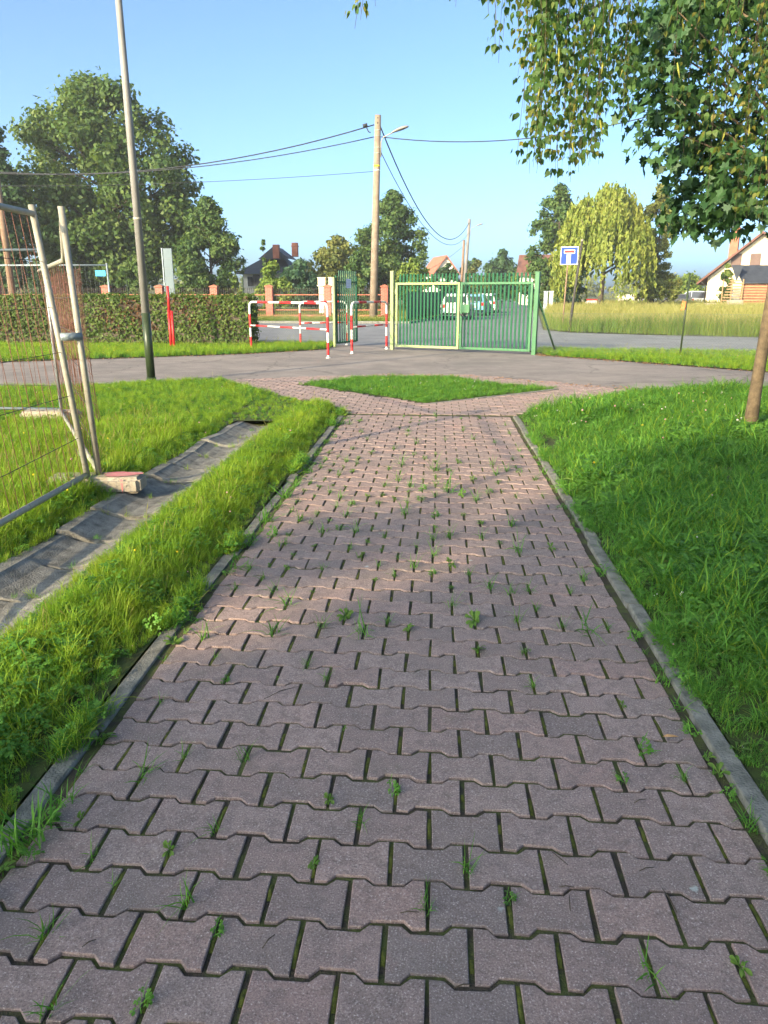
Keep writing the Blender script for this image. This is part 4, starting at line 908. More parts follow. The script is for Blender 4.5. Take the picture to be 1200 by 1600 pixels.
# concrete foot blocks
def footblock(c, rz, L, label, pink=False, sink=0.0):
    root = thing('concrete_block', label, 'concrete block', (c[0], c[1], 0), rz)
    bm = bmesh.new(); bmesh.ops.create_cube(bm, size=1)
    bmesh.ops.scale(bm, vec=(L, .24, .14), verts=bm.verts); bmesh.ops.bevel(bm, geom=bm.edges[:], offset=.028, segments=3, affect='EDGES')
    for v in bm.verts: v.co += Vector((random.gauss(0, .002), random.gauss(0, .002), random.gauss(0, .002)))
    me = bpy.data.meshes.new('block'); bm.to_mesh(me); bm.free(); me.materials.append(BLOCKM)
    obj('block', me, root, (0, 0, .075-sink))
    for x in (-L*.3, -.1, .1, L*.3): MB().tube([(x, 0, .143-sink), (x, 0, .1465-sink)], .026, 10).build('tube_hole', DPOLE, root)
    if pink:
        mb = MB(); pts = []
        for j in range(16):
            t = 2*math.pi*j/16; r_ = 1+.18*math.sin(3*t+1)+.1*math.sin(5*t)
            pts.append((L*.27+.15*r_*math.cos(t), .0+.085*min(1.05, r_)*math.sin(t), .1492-sink))
        mb.add(pts, [tuple(range(16))]); mb.add([(L*.30, -.1205, .135-sink), (L*.325, -.1205, .135-sink), (L*.32, -.1205, .02-sink), (L*.31, -.1205, .02-sink)], [(0, 3, 2, 1)])
        mb.build('pink_paint', PINK, root)
    return root
footblock((-2.72, 5.68), R(7), .74, 'pale concrete fence foot with pink spray paint beside the channel', True)
footblock((p2[0]-.1, p2[1]-.08), R(2), .7, 'grey concrete fence foot half hidden in grass under the blue-grey panel')
tb = MB().tube([(*G(100, 688), .05), (*G(118, 712), .06), (*G(136, 738), .10)], .022, 10).build('loose_tube', GALVB); tag(tb, 'loose blue-grey tube lying in the grass behind the fence posts', 'tube')
cl = MB().tube([(-2.84, 5.60, ZZ(108, 526, 5.65)), (-2.72, 5.70, ZZ(108, 526, 5.65))], .03, 10).build('fence_clamp', GALVB); tag(cl, 'steel clamp joining the two leaning fence posts', 'clamp')

# ------------------------------------------------------------------ brick pillar fence
YF = 46.0
bf = thing('brick_fence', 'red brick pillar fence with dark iron bars across the road', 'fence', (0, YF, 0))
pxs = [-90, -5, 80, 166, 250, 335, 421, 512, 601]
xp = [XX(v, YF) for v in pxs]
for x in xp:
    zt = 1.86; MB().box((x, YF, zt/2-.05), (.42, .42, zt+.1), 0, .01).build('pillar', BRICK, bf, (0, YF, 0))
    MB().box((x, YF, zt+.03), (.52, .52, .06), 0, .015).add([(x-.24, YF-.24, zt+.06), (x+.24, YF-.24, zt+.06), (x+.24, YF+.24, zt+.06), (x-.24, YF+.24, zt+.06), (x, YF, zt+.15)], [(0, 1, 4), (1, 2, 4), (2, 3, 4), (3, 0, 4)]).build('pillar_cap', TERRA, bf, (0, YF, 0))
for x0, x1 in zip(xp[:-1], xp[1:]):
    MB().box(((x0+x1)/2, YF, .12), (x1-x0-.42, .24, .30), 0, .01).build('base_wall', BRICK, bf, (0, YF, 0))
    for z in (.55, 1.42): MB().box(((x0+x1)/2, YF, z), (x1-x0-.43, .035, .05)).build('rail', TERRA, bf, (0, YF, 0))
    mb = MB(); n = int((x1-x0-.42)/.13)
    for i in range(n):
        x = x0+.21+(x1-x0-.42)*(i+.5)/n; mb.box((x, YF+.03, .98), (.018, .018, 1.5)).add([(x-.02, YF+.03, 1.73), (x+.02, YF+.03, 1.73), (x, YF+.03, 1.84), (x, YF+.05, 1.73)], [(0, 1, 2), (1, 3, 2), (3, 0, 2)])
    o = mb.build('bars', IRON, bf, (0, YF, 0)); o['kind'] = 'stuff'

# cream gate pillars behind it
for px, lb in ((503.5, 'cream boxy brick pillar top behind the fence, standing free'), (520, 'cream boxy brick pillar top behind the fence, touching the pedestrian gate post')):
    y = 53; x = XX(px, y); z0, z1 = ZZ(px, 447, y), ZZ(px, 434, y)
    root = thing('cream_pillar', lb, 'pillar', (x, y, 0), 0, 'cream pillars behind the fence')
    MB().box((x, y, z0/2), (.42, .42, z0), 0, .01).build('shaft', CREAM2, root, (x, y, 0)); MB().box((x, y, z0+.02), (.60, .60, .07), 0, .01).build('ledge', CREAM, root, (x, y, 0))
    MB().box((x, y, (z0+.05+z1)/2), (.50, .50, z1-z0-.06), 0, .01).build('head', CREAM, root, (x, y, 0)); MB().box((x, y, z1), (.58, .58, .06), 0, .01).build('cap', CREAM, root, (x, y, 0))
# pale tall board
y = 50; x = XX(265, y); zt = ZZ(265, 388, y)
root = thing('tall_board', 'tall narrow pale grey-blue board standing behind the brick fence', 'board', (x, y, 0))
MB().box((x+.04, y, zt/2+.35), (.52, .06, zt-.7), 0, .01).build('panel', PANELG, root, (x, y, 0)); MB().box((x-.30, y, zt/2), (.07, .10, zt+.04), 0, .01).build('side_post', GALVB, root, (x, y, 0)); MB().box((x+.33, y, zt/2), (.05, .10, zt), 0, .01).build('side_post', PANELG, root, (x, y, 0))
for i in range(1, 6): MB().box((x+.04, y-.034, .7+(zt-.75)*i/6), (.52, .006, .012)).build('seam', LAMPG, root, (x, y, 0))

# ------------------------------------------------------------------ utility poles and cables
def upole(x, y, h, r0, r1, mat, label, lamp=True, lean=0.0, bands=True):
    root = thing('utility_pole', label, 'utility pole', (x, y, 0)); org = (x, y, 0); T = lambda z: (x+lean*z/h, y, z)
    MB().tube([T(-.2), T(h*.5), T(h)], [r0, (r0+r1)/2, r1], 18).build('shaft', mat, root, org)
    if bands:
        for z, m, w in ((h*.93, GALV, .05), (h*.905, GALV, .05), (h*.85, GALV, .05), (h*.825, GALV, .05), (h*.765, PETALY, .09), (h*.745, WHITEP, .05)):
            rr = r0+(r1-r0)*z/h+.006; MB().tube([T(z-w/2), T(z+w/2)], rr, 18).build('steel_band', m, root, org)
        for z in (h*.985, h*.962): MB().tube([(T(z)[0], y-r1-.01, z), (T(z)[0], y-r1+.03, z)], .035, 8).build('bolt_hole', DPOLE, root, org)
    if lamp:
        zl = h*.90; q = T(zl); MB().tube([(q[0]+r1+.02, y-.05, zl-1.0), (q[0]+r1+.03, y-.05, zl-.25), (q[0]+r1+.16, y-.1, zl-.02), (q[0]+r1+.75, y-.3, zl+.18)], .03, 8).build('lamp_arm', GALV, root, org)
        hd = MB(); 
        prof = [(0, .05, .05), (.15, .12, .09), (.45, .17, .13), (.75, .17, .12), (.95, .10, .07), (1.0, .03, .03)]; c0_ = Vector((q[0]+r1+.65, y-.27, zl+.16)); dr = Vector((.93, -.25, .25)).normalized(); sdv = Vector((.25, .93, 0)).normalized(); upv = dr.cross(sdv)*-1
        if upv.z < 0: upv = -upv
        vs = []; fs = []
        for s, w_, hh in prof:
            for j in range(10):
                t = 2*math.pi*j/10; vs.append(c0_+dr*s*.95+sdv*w_*math.cos(t)+upv*(hh*math.sin(t) if math.sin(t) > 0 else hh*.35*math.sin(t)))
        for k in range(len(prof)-1):
            for j in range(10): fs.append((k*10+j, k*10+(j+1) % 10, (k+1)*10+(j+1) % 10, (k+1)*10+j))
        fs += [tuple(range(9, -1, -1)), tuple(range((len(prof)-1)*10, len(prof)*10))]
        hd.add(vs, fs, True); hd.build('lamp_head', LAMPG, root, org)
    return root
YP = 44.5; ux = XX(583, YP); uh = ZZ(588, 180, YP)
upole(ux, YP, uh, .235, .165, CPOLE, 'tall round concrete utility pole with street lamp and steel bands', lean=XX(588, YP)-XX(582.5, YP)+.1)
Y2 = 98.0; u2 = XX(724, Y2); h2_ = ZZ(728, 342, Y2)
upole(u2, Y2, h2_, .24, .17, LAMPG, 'distant grey utility pole with a short lamp arm down the street', lean=.5, bands=False)
x3 = XX(719.5, 92); upole(x3, 92, ZZ(721, 375, 92), .17, .13, WPOLE, 'distant shorter brown wooden pole leaning on the grey one', lamp=False, lean=.25, bands=False)
xw = XX(19, 43); upole(xw, 43, 10.2, .20, .15, WPOLE, 'brown wooden pole rising behind the hedge under the dark tree', lamp=False, bands=False)
def cable(name, a, b, sag, r, label):
    a = Vector(a); b = Vector(b); pts = [a+(b-a)*(i/24)-Vector((0, 0, sag*4*(i/24)*(1-i/24))) for i in range(25)]
    o = MB().tube(pts, r, 5).build(name, CABLE, None, tuple(a)); tag(o, label, 'cable', 'overhead cables'); return o
tx = lambda z: ux+(XX(588, YP)-XX(582.5, YP)+.1)*z/uh
zt1, zt2, zt3 = ZZ(583, 195, YP), ZZ(583, 214, YP), ZZ(583, 268, YP)
cable('overhead_cable', (tx(zt1)-.2, YP, zt1), P(-250, 232, 47), 1.9, .032, 'thick twisted overhead cable running left from near the pole top')
cable('overhead_cable', (tx(zt2)-.2, YP, zt2), P(-250, 245, 47), 1.4, .026, 'overhead cable running left from the lamp bracket height of the pole')
cable('overhead_cable', (tx(zt3)-.2, YP, zt3), P(-250, 284, 47), .45, .014, 'thin low overhead cable running left into the big tree')
cable('overhead_cable', (tx(zt2)+.2, YP, zt2), P(1330, 65, 40), 1.6, .026, 'overhead cable running right from the pole towards the hanging birch')
zz2 = ZZ(728, 348, Y2)
cable('overhead_cable', (tx(zt1)+.1, YP+.1, zt1), (u2+.45, Y2, zz2), 3.6, .036, 'thick sagging cable between the near pole and the distant pole')
cable('overhead_cable', (tx(zt3)+.1, YP+.1, ZZ(583, 230, YP)), (u2+.42, Y2, zz2-1.2), 2.9, .022, 'thinner sagging cable below the thick one between both poles')
cable('overhead_cable', (u2+.4, Y2, zz2-2.2), P(600, 440, 85), 1.0, .02, 'service cable dropping left from the distant pole to the garden trees')
mb = MB().tube([P(559+8, 196, YP), P(571, 196, YP), P(576, 206, YP), P(579, 207, YP)], .03, 6).tube([P(567, 197, YP), P(574, 195, YP)], .09, 8)
tag(mb.build('cable_joint', CABLE), 'dark cable clamp and loop at the left of the pole top', 'cable joint')

# ------------------------------------------------------------------ dead-end sign and dark pole
yd = 33.0; xd = XX(896, yd)
root = thing('dark_post', 'leaning dark wooden post standing in the meadow beside the blue sign', 'post', (xd-.1, yd, 0)); o3 = (xd-.1, yd, 0)
MB().tube([(XX(893, yd), yd, -.1), (XX(898, yd), yd, 1.6), (XX(904, yd), yd, ZZ(904, 376, yd))], [.065, .055, .045], 10).build('shaft', DPOLE, root, o3); MB().tube([(XX(904, yd), yd, ZZ(904, 377, yd)), (XX(904, yd), yd, ZZ(904, 374, yd))], .05, 8).build('cap', GALV, root, o3)
ys = 34.5; xs_ = XX(888, ys); c = Vector(P(889.5, 399.5, ys)); hw = .37
root = thing('road_sign', 'square blue dead-end road sign on a thin post', 'road sign', (XX(882, ys), ys, 0)); og = (XX(882, ys), ys, 0)
MB().tube([(XX(882, ys), ys+.03, -.2), (c.x-.02, ys+.03, c.z+.30)], .032, 8).build('post', WPOLE, root, og)
rzs = R(-12); T_ = Matrix.Translation(c) @ Matrix.Rotation(rzs, 4, 'Z')
def plate(name, w, h, dx, dz, y, mat, par, th=.01):
    m = MB().box((0, 0, 0), (w, th, h), 0, 0); m.v = [tuple(T_ @ Vector((v[0]+dx, v[1]+y, v[2]+dz))) for v in m.v]; return m.build(name, mat, par, og)
pl = plate('plate', 2*hw, 2*hw, 0, 0, 0, WHITEP, root, .02)
plate('blue_field', 2*hw-.06, 2*hw-.06, 0, 0, -.013, SBLUE, pl, .006); plate('white_stem', .17, .46, -.02, -.105, -.018, WHITEP, pl, .004); plate('white_bar_edge', .46, .15, -.0, .165, -.019, WHITEP, pl, .004); plate('red_bar', .41, .10, 0, .165, -.023, REDP, pl, .004)
for i, px in enumerate((853, 861.5)):
    yw = 60; x = XX(px, yw); root = thing('white_post', 'short white concrete post beside the green gate post, in the far meadow edge', 'post', (x, yw, 0), 0, 'white posts at the far meadow edge')
    MB().box((x, yw, .75), (.27, .27, 1.7), 0, .02).build('shaft', WHITEP, root, (x, yw, 0)); MB().box((x, yw, 1.63), (.33, .33, .06), 0, .01).build('cap', WHITEP, root, (x, yw, 0))

# green windbreak fence along the side street
wf = [(-1.75, 42.5), (-0.9, 47), (0.2, 55), (1.3, 63), (2.5, 73)]
root = thing('windbreak_fence', 'grey-green windbreak cloth fence along the left side of the street', 'fence', (*wf[0], 0))
for a, b in zip(wf[:-1], wf[1:]):
    L = math.hypot(b[0]-a[0], b[1]-a[1]); an = math.atan2(b[1]-a[1], b[0]-a[0]); cx, cy = (a[0]+b[0])/2, (a[1]+b[1])/2
    MB().box((cx, cy, .84), (L-.05, .02, 1.5), an).build('cloth', SCREEN, root, (*wf[0], 0))
    MB().tube([(a[0], a[1], -.1), (a[0], a[1], 1.75)], .03, 6).build('fence_post', LAMPD, root, (*wf[0], 0))

# ------------------------------------------------------------------ cars
def car(x, y, hd, paint, label, h=1.5, L=4.1, w=1.74, van=False, group='cars parked down the street'):
    root = thing('parked_car', label, 'car', (x, y, -.03), hd, group)     # local +X is the front
    def loft(profile, widths, name, mat, par, z_t=None):
        n = len(profile); vs = []; fs = []; k = len(widths)
        for (yy, sc, dz) in widths:
            for (px, pz) in profile: vs.append((px*sc, yy, pz+dz if pz > .4 else pz))
        for j in range(k-1):
            for i in range(n): fs.append((j*n+i, j*n+(i+1) % n, (j+1)*n+(i+1) % n, (j+1)*n+i))
        fs += [tuple(range(n-1, -1, -1)), tuple(range((k-1)*n, k*n))]
        o = MB().add(vs, fs).build(name, mat, par)
        bm = bmesh.new(); bm.from_mesh(o.data); bmesh.ops.recalc_face_normals(bm, faces=bm.faces[:]); bm.to_mesh(o.data); bm.free()
        for p in o.data.polygons: p.use_smooth = False
        return o
    W2 = w/2; a = L/2; bz = .92
    lower = [(-a+.05, .30), (-a, .42), (-a+.02, .72), (-a+.07, bz), (-a*.55, bz+.04), (a*.30, bz+.03), (a*.62, .90), (a*.93, .76), (a, .60), (a-.02, .34), (a-.1, .24), (-a+.12, .24)]
    loft(lower, [(-W2, .965, -.05), (-W2+.03, .985, -.02), (-W2*.8, 1, 0), (W2*.8, 1, 0), (W2-.03, .985, -.02), (W2, .965, -.05)], 'body', paint, root)
    top = h; rb = -a+.10 if not van else -a+.05
    cab = [(rb, bz), (rb+.22, top-.16), (rb+.36, top-.03), (-.1, top), (a*.12, top-.05), (a*.22, top-.12), (a*.58, bz)]
    Wc = W2-.06
    def cabsec(f): return [(px, Wc if pz < bz+.1 else Wc-.16) for px, pz in cab]
    n = len(cab); vs = [(px, -(Wc if pz < bz+.1 else Wc-.17), pz) for px, pz in cab]+[(px, (Wc if pz < bz+.1 else Wc-.17), pz) for px, pz in cab]
    fs = [tuple(range(n)), tuple(range(2*n-1, n-1, -1))]+[(i, (i+1) % n, n+(i+1) % n, n+i) for i in range(n)]
    o = MB().add(vs, fs).build('cabin', paint, root); bm = bmesh.new(); bm.from_mesh(o.data); bmesh.ops.recalc_face_normals(bm, faces=bm.faces[:]); bmesh.ops.bevel(bm, geom=bm.edges[:], offset=.03, segments=2, affect='EDGES'); bm.to_mesh(o.data); bm.free()
    def panel(name, quad, mat, off, par=root):
        q = [Vector(v) for v in quad]; nn = (q[1]-q[0]).cross(q[2]-q[0]).normalized(); cc = sum(q, Vector())/4; 
        if nn.dot(cc-Vector((0, 0, .9))) < 0: nn = -nn
        m = MB().add([v+nn*off for v in q]+[v-nn*.01 for v in q], [(0, 1, 2, 3), (7, 6, 5, 4), (0, 4, 5, 1), (1, 5, 6, 2), (2, 6, 7, 3), (3, 7, 4, 0)]); return m.build(name, mat, par)
    wr = Wc-.14; wt = Wc-.26
    panel('rear_window', [(rb+.04, -wr, bz+.07), (rb+.04, wr, bz+.07), (rb+.215, wt, top-.16), (rb+.215, -wt, top-.16)], DGLASS, .012)
    panel('windscreen', [(a*.54, -wr, bz+.06), (a*.54, wr, bz+.06), (a*.24, wt, top-.14), (a*.24, -wt, top-.14)], DGLASS, .012)
    for s in (-1, 1):
        panel('side_window', [(rb+.30, s*(Wc-.02), bz+.06), (-.06, s*(Wc-.02), bz+.06), (-.06, s*(Wc-.155), top-.10), (rb+.38, s*(Wc-.155), top-.12)], DGLASS, .012)
        panel('side_window', [(.0, s*(Wc-.02), bz+.06), (a*.50, s*(Wc-.02), bz+.06), (a*.20, s*(Wc-.155), top-.16), (.0, s*(Wc-.155), top-.10)], DGLASS, .012)
        MB().box((-a+.05, s*(W2-.16), .80), (.14, .24, .22), 0, .03).build('tail_light', LRED, root)
        MB().box((a-.13, s*(W2-.22), .68), (.16, .30, .13), 0, .03).build('headlight', LCLR, root)
        MB().box((a*.44, s*(W2+.06), bz+.08), (.11, .16, .12), 0, .03).build('mirror', paint, root)
        for xw_ in (-a*.62, a*.62):
            wh = bpy.data.objects.new('wheel', None); COL.objects.link(wh); wh.parent = root; wh.location = (xw_, s*(W2-.09), .31)
            MB().tube([(0, -.10, 0), (0, .10, 0)], .31, 20).build('tyre', TYRE, wh); MB().tube([(0, s*.09, 0), (0, s*.108, 0)], .20, 14).build('rim', RIM, wh)
    MB().box((-a-.005, 0, .62), (.02, .50, .11), 0, .004).build('number_plate', WHITEP, root); MB().box((-a+.03, 0, .36), (.10, w*.86, .12), 0, .03).build('rear_bumper', TYRE, root)
    return root
c1 = G(716, 496.5)
YC = 44.5
car(XX(718, 46.5), 46.5+1.9, R(83), CARW, 'white hatchback parked first in the street, rear lights towards the gate', h=1.52)
car(XX(749, 55)-.1, 55+1.5, R(80), CARB, 'blue car parked behind the white hatchback in the street', h=1.47)
car(XX(766, 62), 62+2, R(78), CARW, 'white car parked last in the street beyond the blue car', h=1.5)
car(XX(1052, 88), 88, R(170), CARD, 'dark grey car parked beyond the meadow under the far birch', h=1.45, group='cars parked beyond the meadow')
car(XX(1080, 90), 90, R(165), CARS, 'silver estate car parked beyond the meadow beside the dark grey car', h=1.75, L=4.6, van=True, group='cars parked beyond the meadow')

# ------------------------------------------------------------------ houses
def gable_house(root, cx, cy, w, d, ze, zr, wall, roof, rz=0, over=.4, th=.22):
    """gable faces -Y (towards the street) in local space"""
    root.location = (cx, cy, 0); root.rotation_euler = (0, 0, rz)
    vs = [(-w/2, -d/2, -.2), (w/2, -d/2, -.2), (w/2, -d/2, ze), (0, -d/2, zr), (-w/2, -d/2, ze), (-w/2, d/2, -.2), (w/2, d/2, -.2), (w/2, d/2, ze), (0, d/2, zr), (-w/2, d/2, ze)]
    MB().add(vs, [(0, 1, 2, 3, 4), (9, 8, 7, 6, 5), (0, 4, 9, 5), (1, 6, 7, 2)]).build('wall', wall, root)
    sl_ = (zr-ze)/(w/2); outs = []
    for s in (-1, 1):
        xe = s*(w/2+over); zz = ze-sl_*over; y0, y1 = -d/2-over, d/2+over
        q = [(0, y0, zr+.05), (xe, y0, zz+.05), (xe, y1, zz+.05), (0, y1, zr+.05)]; q2 = [(a_, b_, c_+th) for a_, b_, c_ in q]
        outs.append(MB().add(q+q2, [(0, 3, 2, 1), (4, 5, 6, 7), (0, 1, 5, 4), (1, 2, 6, 5), (2, 3, 7, 6), (3, 0, 4, 7)]).build('roof', roof, root))
    return outs
def window(root, x, y, z, w, h, mat=DGLASS, frame=WHITEP):
    f = MB().box((x, y-.02, z), (w+.16, .08, h+.16), 0, .01).build('window', frame, root); MB().box((x, y-.07, z), (w, .03, h)).build('pane', mat, f); MB().box((x, y-.06, z-h/2-.11), (w+.3, .16, .05)).build('sill', frame, f)
# cream house on the right
YH = 80.0; xl, xr = XX(1112, YH), XX(1262, YH); cx = (xl+xr)/2+.1; w = xr-xl
h = thing('cream_house', 'cream gabled house with red-edged roof and brick chimney beyond the meadow', 'house'); ze = ZZ(1112, 433, YH)
zr = ZZ(1187, 366, YH); rf = gable_house(h, cx+1.9, YH+4.6, w, 10, ze, zr, CREAM, BROWNR, R(-27), .9)
MB().box((XX(1143, YH)-cx, -3.0, zr-.6), (.8, .8, 3.0), 0, .02).build('chimney', TERRA, rf[0])
for px in (1153, 1181): window(h, XX(px, YH)-cx, -5.0, ZZ(px, 406, YH), .78, 1.05, SHUT, SHUT)
MB().tube([(-w/2-.7, -5.9, ze-.2), (-w/2-.2, -5.5, ze-.7), (-w/2-.1, -5.2, ze-1.0), (-w/2-.1, -5.2, .1)], .06, 8).build('downpipe', DPOLE, h)
window(h, -w/2+2.0, -5.0, 1.4, .9, 1.1)
# shed with dark roof and lattice
ysd = 72.0; xa_, xb_ = XX(1128, ysd), XX(1240, ysd); s = thing('lattice_shed', 'dark-roofed garden shed with wooden lattice walls in front of the cream house', 'shed', ((xa_+xb_)/2, ysd, 0)); wd = xb_-xa_; cxs = (xa_+xb_)/2
zrs, zes = ZZ(1180, 413, ysd), ZZ(1180, 441, ysd); og = (cxs, ysd, 0)
MB().add([(XX(1158, ysd), ysd, zes), (xb_, ysd, zes), (xb_, ysd+2.2, zrs), (XX(1157, ysd), ysd+2.2, zrs), (XX(1158, ysd), ysd, zes-.1), (xb_, ysd, zes-.1), (xb_, ysd+2.2, zrs-.1), (XX(1157, ysd), ysd+2.2, zrs-.1)], [(0, 1, 2, 3), (7, 6, 5, 4), (0, 4, 5, 1), (3, 2, 6, 7), (0, 3, 7, 4)]).build('roof', SLATE, s, og)
MB().add([(XX(1139, ysd), ysd+.2, zrs-.05), (XX(1158, ysd), ysd+.2, zrs-.05), (XX(1148, ysd), ysd-.1, zes+.05), (XX(1139, ysd), ysd+2.2, zrs), (XX(1158, ysd), ysd+2.2, zrs)], [(0, 2, 1), (0, 1, 4, 3)]).build('roof', SLATE, s, og)
MB().box(((XX(1160, ysd)+xb_)/2, ysd+.35, zes/2-.1), (xb_-XX(1160, ysd), .1, zes+.1)).build('wall', TERRA, s, og)
for i in range(11):
    z = .15+i*.24; x1 = XX(1160, ysd) if z < zes else XX(1155, ysd)-(z-zes)*.35; x0 = XX(1128, ysd)+max(0, z-.9)*.33
    if x1-x0 > .15: MB().box(((x0+x1)/2, ysd-.1, z), (x1-x0, .03, .10)).build('slat', LATT, s, og)
    if z < zes: MB().box(((XX(1160, ysd)+xb_)/2, ysd+.2, z), (xb_-XX(1160, ysd)-.06, .03, .10)).build('slat', LATT, s, og)
for px in (1128, 1142, 1159): MB().box((XX(px, ysd), ysd-.06, 1.3), (.09, .06, 2.8)).build('lattice_post', LATT, s, og)
for i, (px, wdt, hh) in enumerate(((1111, .9, .75), (1150, 1.1, 1.0))):
    xr_ = XX(px, 66); b = MB().box((xr_, 66, hh/2-.03), (wdt, .7, hh), .2*(i-.5), .06); o = b.build('stone_block', BLOCKM); tag(o, ['pale low stone block in the meadow left of the lattice shed', 'pale taller stone block in the meadow before the lattice shed'][i], 'stone block')
# dark-roof house
YD = 78.0; h = thing('dark_roof_house', 'cream house with steep dark tiled roof half hidden by garden shrubs', 'house')
xl, xr = XX(381, YD), XX(452, YD); cx = (xl+xr)/2; w = xr-xl; zr = ZZ(428, 384, YD); ze = ZZ(390, 424, YD); dd = 8
h.location = (cx, YD+4, 0)
MB().add([(-w/2, -4, -.2), (w/2, -4, -.2), (w/2, 4, -.2), (-w/2, 4, -.2), (-w/2, -4, ze), (w/2, -4, ze), (w/2, 4, ze), (-w/2, 4, ze)], [(0, 1, 5, 4), (1, 2, 6, 5), (2, 3, 7, 6), (3, 0, 4, 7)]).build('wall', CREAM2, h)
e = .7; rfo = MB().add([(-w/2-e, -4-e, ze-.25), (w/2+e, -4-e, ze-.25), (w/2+e, 4+e, ze-.25), (-w/2-e, 4+e, ze-.25), (-w/2+2.2, 0, zr-.5), (w/2-1.6, 0, zr-.5)], [(0, 1, 5, 4), (1, 2, 5), (2, 3, 4, 5), (3, 0, 4), (3, 2, 1, 0)]).build('roof', SLATE, h)
MB().add([(XX(428, YD)-cx-1.6, -3.4, ze+1.2), (XX(428, YD)-cx+1.6, -3.4, ze+1.2), (XX(428, YD)-cx, -3.4, zr), (XX(428, YD)-cx-1.6, 1.2, ze+1.2), (XX(428, YD)-cx+1.6, 1.2, ze+1.2), (XX(428, YD)-cx, 1.2, zr)], [(0, 1, 2), (0, 2, 5, 3), (2, 1, 4, 5)]).build('dormer', SLATE, h)
MB().box((XX(434, YD)-cx, -3.9, ZZ(434, 393, YD)), (.62, .6, 1.3), 0, .02).build('chimney', TERRA, rfo); MB().box((XX(449, YD)-cx, 1.0, ZZ(449, 386, YD)), (.62, .6, 1.4), 0, .02).build('chimney', TERRA, rfo); MB().box((XX(449, YD)-cx, 1.0, ZZ(449, 380, YD)), (.75, .72, .10), 0, .02).build('chimney_cap', TERRA, rfo)
window(h, XX(402, YD)-cx, -4, ZZ(402, 438, YD), .7, 1.1); window(h, XX(392, YD)-cx, -4, ZZ(392, 440, YD), .5, .9)
# red-roof house and brown-roof house far down the street
YR = 135.0; h = thing('red_roof_house', 'small house with orange-red gabled roof far down the street', 'house'); xl, xr = XX(667, YR), XX(705, YR)
gable_house(h, (xl+xr)/2, YR+5, (xr-xl)*.9, 9, ZZ(680, 424, YR), ZZ(686, 401, YR), CREAM2, TERRA, R(14), .5); window(h, .3, -4.5, ZZ(690, 428, YR), 1.0, 1.3); window(h, -1.3, -4.5, ZZ(690, 428, YR), .9, 1.2)
YB = 105.0; h = thing('brown_roof_house', 'house with brown tiled roof behind the loose green tree', 'house'); xl, xr = XX(812, YB), XX(860, YB)
r_ = gable_house(h, (xl+xr)/2+.6, YB+4, 7, (xr-xl)*1.0, ZZ(830, 428, YB), ZZ(830, 399, YB), CREAM2, BROWNR, R(80), .5); window(h, 0, -(xr-xl)/2, 2.0, 1.0, 1.3)
# playground / bench glimpses are too small to read; the white marquee-like low wall beyond the meadow
for i, (px, yw, wdt, hh, lb, m) in enumerate(((901, 70, 1.1, .9, 'low yellow crate stacked at the far meadow edge under the willow', PETALY), (928, 72, 1.3, 1.0, 'low white and red crate at the far meadow edge under the willow', WHITEP))):
    x = XX(px, yw); root = thing('crate', lb, 'crate', (x, yw, 0)); MB().box((x, yw, hh/2+.05), (wdt, .8, hh-.25), 0, .03).build('box', m, root, (x, yw, 0)); MB().box((x, yw, hh-.08), (wdt+.06, .86, .12), 0, .02).build('lid', CREAM if i == 0 else REDP, root, (x, yw, 0))
yw = 96; x0, x1 = XX(965, yw), XX(1045, yw); root = thing('low_white_wall', 'low white garden wall beyond the meadow behind the far birch', 'wall', ((x0+x1)/2, yw, 0))
MB().box(((x0+x1)/2, yw, .6), (x1-x0, .2, 1.3), 0, .02).build('wall', CREAM2, root, ((x0+x1)/2, yw, 0)); MB().box(((x0+x1)/2, yw, 1.29), (x1-x0+.1, .3, .08), 0, .02).build('coping', WHITEP, root, ((x0+x1)/2, yw, 0))

# ------------------------------------------------------------------ trees and shrubs
def leaf_quads(c, size, nrm, elong=1.5, rg=None, droop=0.0):
    """rhombic leaves at centres c facing nrm -> verts (n*4,3)"""
    rg = rg or rng; n = len(c); nrm = nrm/np.maximum(np.linalg.norm(nrm, axis=1, keepdims=True), 1e-6)
    t = rg.normal(size=(n, 3)); t[:, 2] -= droop; t -= nrm*(t*nrm).sum(1, keepdims=True); t /= np.maximum(np.linalg.norm(t, axis=1, keepdims=True), 1e-6)
    b = np.cross(nrm, t); s = size[:, None] if np.ndim(size) else size
    L = t*s*elong*.5; Wd = b*s*.5; k = nrm*s*.12
    return np.stack([c-L, c+Wd-L*.1+k, c+L, c-Wd-L*.1+k], 1).reshape(-1, 3)
def quad_mesh(name, v, mat):
    n = len(v)//4; return mesh_np(name, v, np.arange(n*4), np.full(n, 4), mat)
def blob_leaves(blobs, n, size, rg, shell=.55, flat=.8, droop=0.3, elong=1.5, outward=.8):
    vol = np.array([r**2.2 for _, r in blobs]); vol /= vol.sum(); V = []
    for (c, r), f in zip(blobs, vol):
        m = max(8, int(n*f)); d = rg.normal(size=(m, 3)); d /= np.linalg.norm(d, axis=1, keepdims=True)
        rad = r*(shell+(1-shell)*rg.uniform(size=m)**.7)*(1+.10*rg.normal(size=m)); stray = rg.uniform(size=m) < .12; rad[stray] *= rg.uniform(1.0, 1.55, stray.sum())
        ph = rg.uniform(0, 6.3, 3); rad *= 1+.28*np.sin(d[:, 0]*4+ph[0])*np.cos(d[:, 1]*4+ph[1])+.18*np.sin(d[:, 2]*6+ph[2]+d[:, 0]*3)
        p = d*rad[:, None]; p[:, 2] *= flat; p += np.array(c)+rg.normal(size=(m, 3))*r*.10
        nr = d*outward+rg.normal(size=(m, 3))*.55+np.array([0, 0, .35])
        V.append(leaf_quads(p, size*rg.uniform(.55, 1.35, m), nr, elong, rg, droop))
    return np.concatenate(V)
